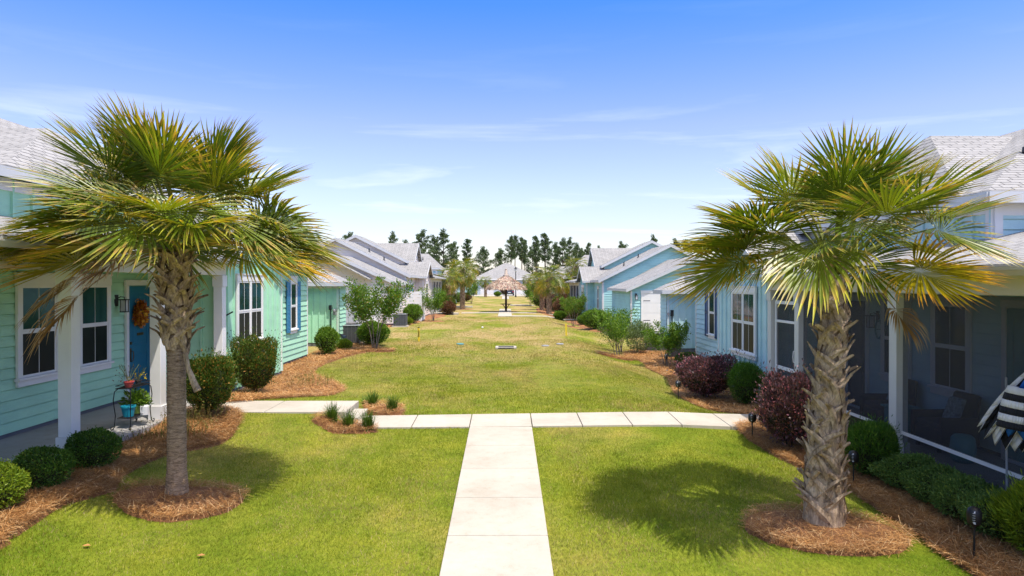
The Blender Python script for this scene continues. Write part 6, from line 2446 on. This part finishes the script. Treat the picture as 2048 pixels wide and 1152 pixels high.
canopy((6.50, 8.10, 1.84), (6.28, 8.62, 0.90), 0.04, 0.24, 14, ('whitefab', 'blackfab'), "fabric_gore")
canopy((6.20, 8.20, 1.50), (6.12, 8.22, 1.0), 0.10, 0.15, 8, ('whitefab', 'blackfab'), "fabric_band", rings=6, lobes=0.03)
canopy((6.42, 8.05, 1.85), (6.30, 8.40, 1.0), 0.05, 0.15, 6, ('bluefab',), "fabric_panel")
for yy in (8.2, 8.7):
    q = MB()
    q.tube([(6.44, yy, -.36), (6.42, yy, ZP + 1.7)], .014, 6)
    q.build("pole", M['grey'], t)

# ------------------------------------------------------------------ grass blades and pine needles
EXCL = [(PX0 + 0.035, PX1 - 0.035, 0, 13.3), (-2.97, 7.2, 13.22, 14.28), (-7.2, -3.2, 13.66, 15.04), (-3.25, -2.9, 13.5, 14.6), (-20, -6.4, 0, 16), (6.42, 20, 0, 18)]


def free_points(n, x0, x1, y0, y1, rg):
    x = rg.uniform(x0, x1, n)
    y = rg.uniform(y0, y1, n)
    ok = ~in_any(x, y, EXCL)
    ok &= ~((x > PX1) & (x < 6.6) & (y > 13.22 + (x - .5) * .055) & (y < 14.36 + (x - .5) * .08))
    for A, bb in BEDS:
        s_ = ok & (x > bb[0]) & (x < bb[1]) & (y > bb[2]) & (y < bb[3])
        k = np.where(s_)[0]
        if len(k):
            ins = inside(A, x[k], y[k])
            ok[k[ins]] = False
    return x[ok], y[ok]


def ground_z(x, y):
    return gz(x, y)


def blades(n, x0, x1, y0, y1, h0, h1, w0, rg):
    x, y = free_points(n, x0, x1, y0, y1, rg)
    n = len(x)
    z = ground_z(x, y) - 0.015
    a = rg.uniform(0, 6.283, n)
    h = rg.uniform(h0, h1, n)
    patch = np.array([mnoise.noise((xx * 0.8, yy * 0.8, 5.0)) for xx, yy in zip(x[::50], y[::50])])
    lean = rg.uniform(0.1, 0.9, n) * h
    b = rg.uniform(0, 6.283, n)
    sx_, sy_ = np.cos(a) * w0, np.sin(a) * w0
    base = np.stack([x, y, z], 1)
    s = np.stack([sx_, sy_, np.zeros(n)], 1)
    tip = base + np.stack([np.cos(b) * lean, np.sin(b) * lean, h], 1)
    V = np.stack([base - s, base + s, tip + s * .25, tip - s * .25], 1).reshape(-1, 3)
    return V


rg = np.random.RandomState(2)
V1 = blades(220000, -6.3, 6.2, 6.9, 14.0, 0.026, 0.052, 0.0042, rg)
V2 = blades(160000, -6.3, 6.4, 13.9, 24.0, 0.028, 0.058, 0.0060, rg)
V3 = blades(60000, -7.0, 7.0, 24.0, 34.0, 0.03, 0.06, 0.010, rg)
V4 = blades(40000, -6.5, 6.0, 34.0, 58.0, 0.025, 0.05, 0.015, rg)
V3 = np.concatenate([V3, V4])
for V, nm in ((V1, 'blade'), (V2, 'blade'), (V3, 'bladedry')):
    pass
n1 = len(V1) // 4
n2 = len(V2) // 4
n3 = len(V3) // 4
VA = np.concatenate([V1, V2, V3])
cen = VA[::4]
streak = np.array([mnoise.noise((x_ * 1.3, y_ * 0.45, 8.0)) + 0.6 * mnoise.noise((x_ * 4, y_ * 3, 2.0)) for x_, y_ in cen[:, :2]])
pn = 3.2 * streak + 0.55 * np.sin(cen[:, 0] * 1.1 + 1.7 * np.sin(cen[:, 1] * .7)) + np.sin(cen[:, 1] * 0.9 + 2.1 * np.sin(cen[:, 0] * .6 + 1)) + rg.normal(size=len(cen)) * 0.7
pn += np.clip((cen[:, 1] - 14) / 9, 0, 1.8)
mi = (pn > 0.35).astype(np.int32) + (pn > 2.4)
tag(np_mesh("lawn_grass", VA, np.arange(len(VA)).reshape(-1, 4), [M['blade'], M['bladedry'], M['bladetan']], matidx=mi), "short mown lawn grass, yellow-green with dry straw patches", "grass", kind='stuff')


def needles(n_per, rg):
    out_ = []
    for A, bb in BEDS:
        if bb[2] > 35:
            continue
        area = (bb[1] - bb[0]) * (bb[3] - bb[2])
        dens = n_per if bb[2] < 14 else n_per * 0.45
        n = int(area * dens)
        grow = 0.05
        x = rg.uniform(bb[0] - grow, bb[1] + grow, n)
        y = rg.uniform(max(bb[2], 6.5) if bb[2] < 6 else bb[2] - grow, bb[3] + grow, n)
        c = A.mean(0)
        ins = inside(c + (A - c) * 1.03, x, y)
        x, y = x[ins], y[ins]
        n = len(x)
        ln = rg.uniform(.05, .13, n)
        a = rg.uniform(0, 6.283, n) + np.sin(x * 3) + np.cos(y * 2.3)
        tz_ = rg.normal(size=n) * 0.28
        z = gz(x, y) + rg.uniform(0.045, 0.095, n) + 0.02 * (bb[3] - bb[2] < 2.5)
        d = np.stack([np.cos(a), np.sin(a), tz_], 1) * ln[:, None]
        s = np.stack([-np.sin(a), np.cos(a), rg.normal(size=n) * .3], 1) * (0.0022 if bb[2] < 14 else 0.0036)
        b0 = np.stack([x, y, z], 1)
        out_.append(np.stack([b0 - s - d, b0 + s - d, b0 + s * .5 + d, b0 - s * .5 + d], 1).reshape(-1, 3))
    return np.concatenate(out_)


V = needles(2600, rg)
tag(np_mesh("straw_needles", V, np.arange(len(V)).reshape(-1, 4), M['needle']), "loose orange-brown pine straw needles over the planting beds", "pine straw", kind='stuff')
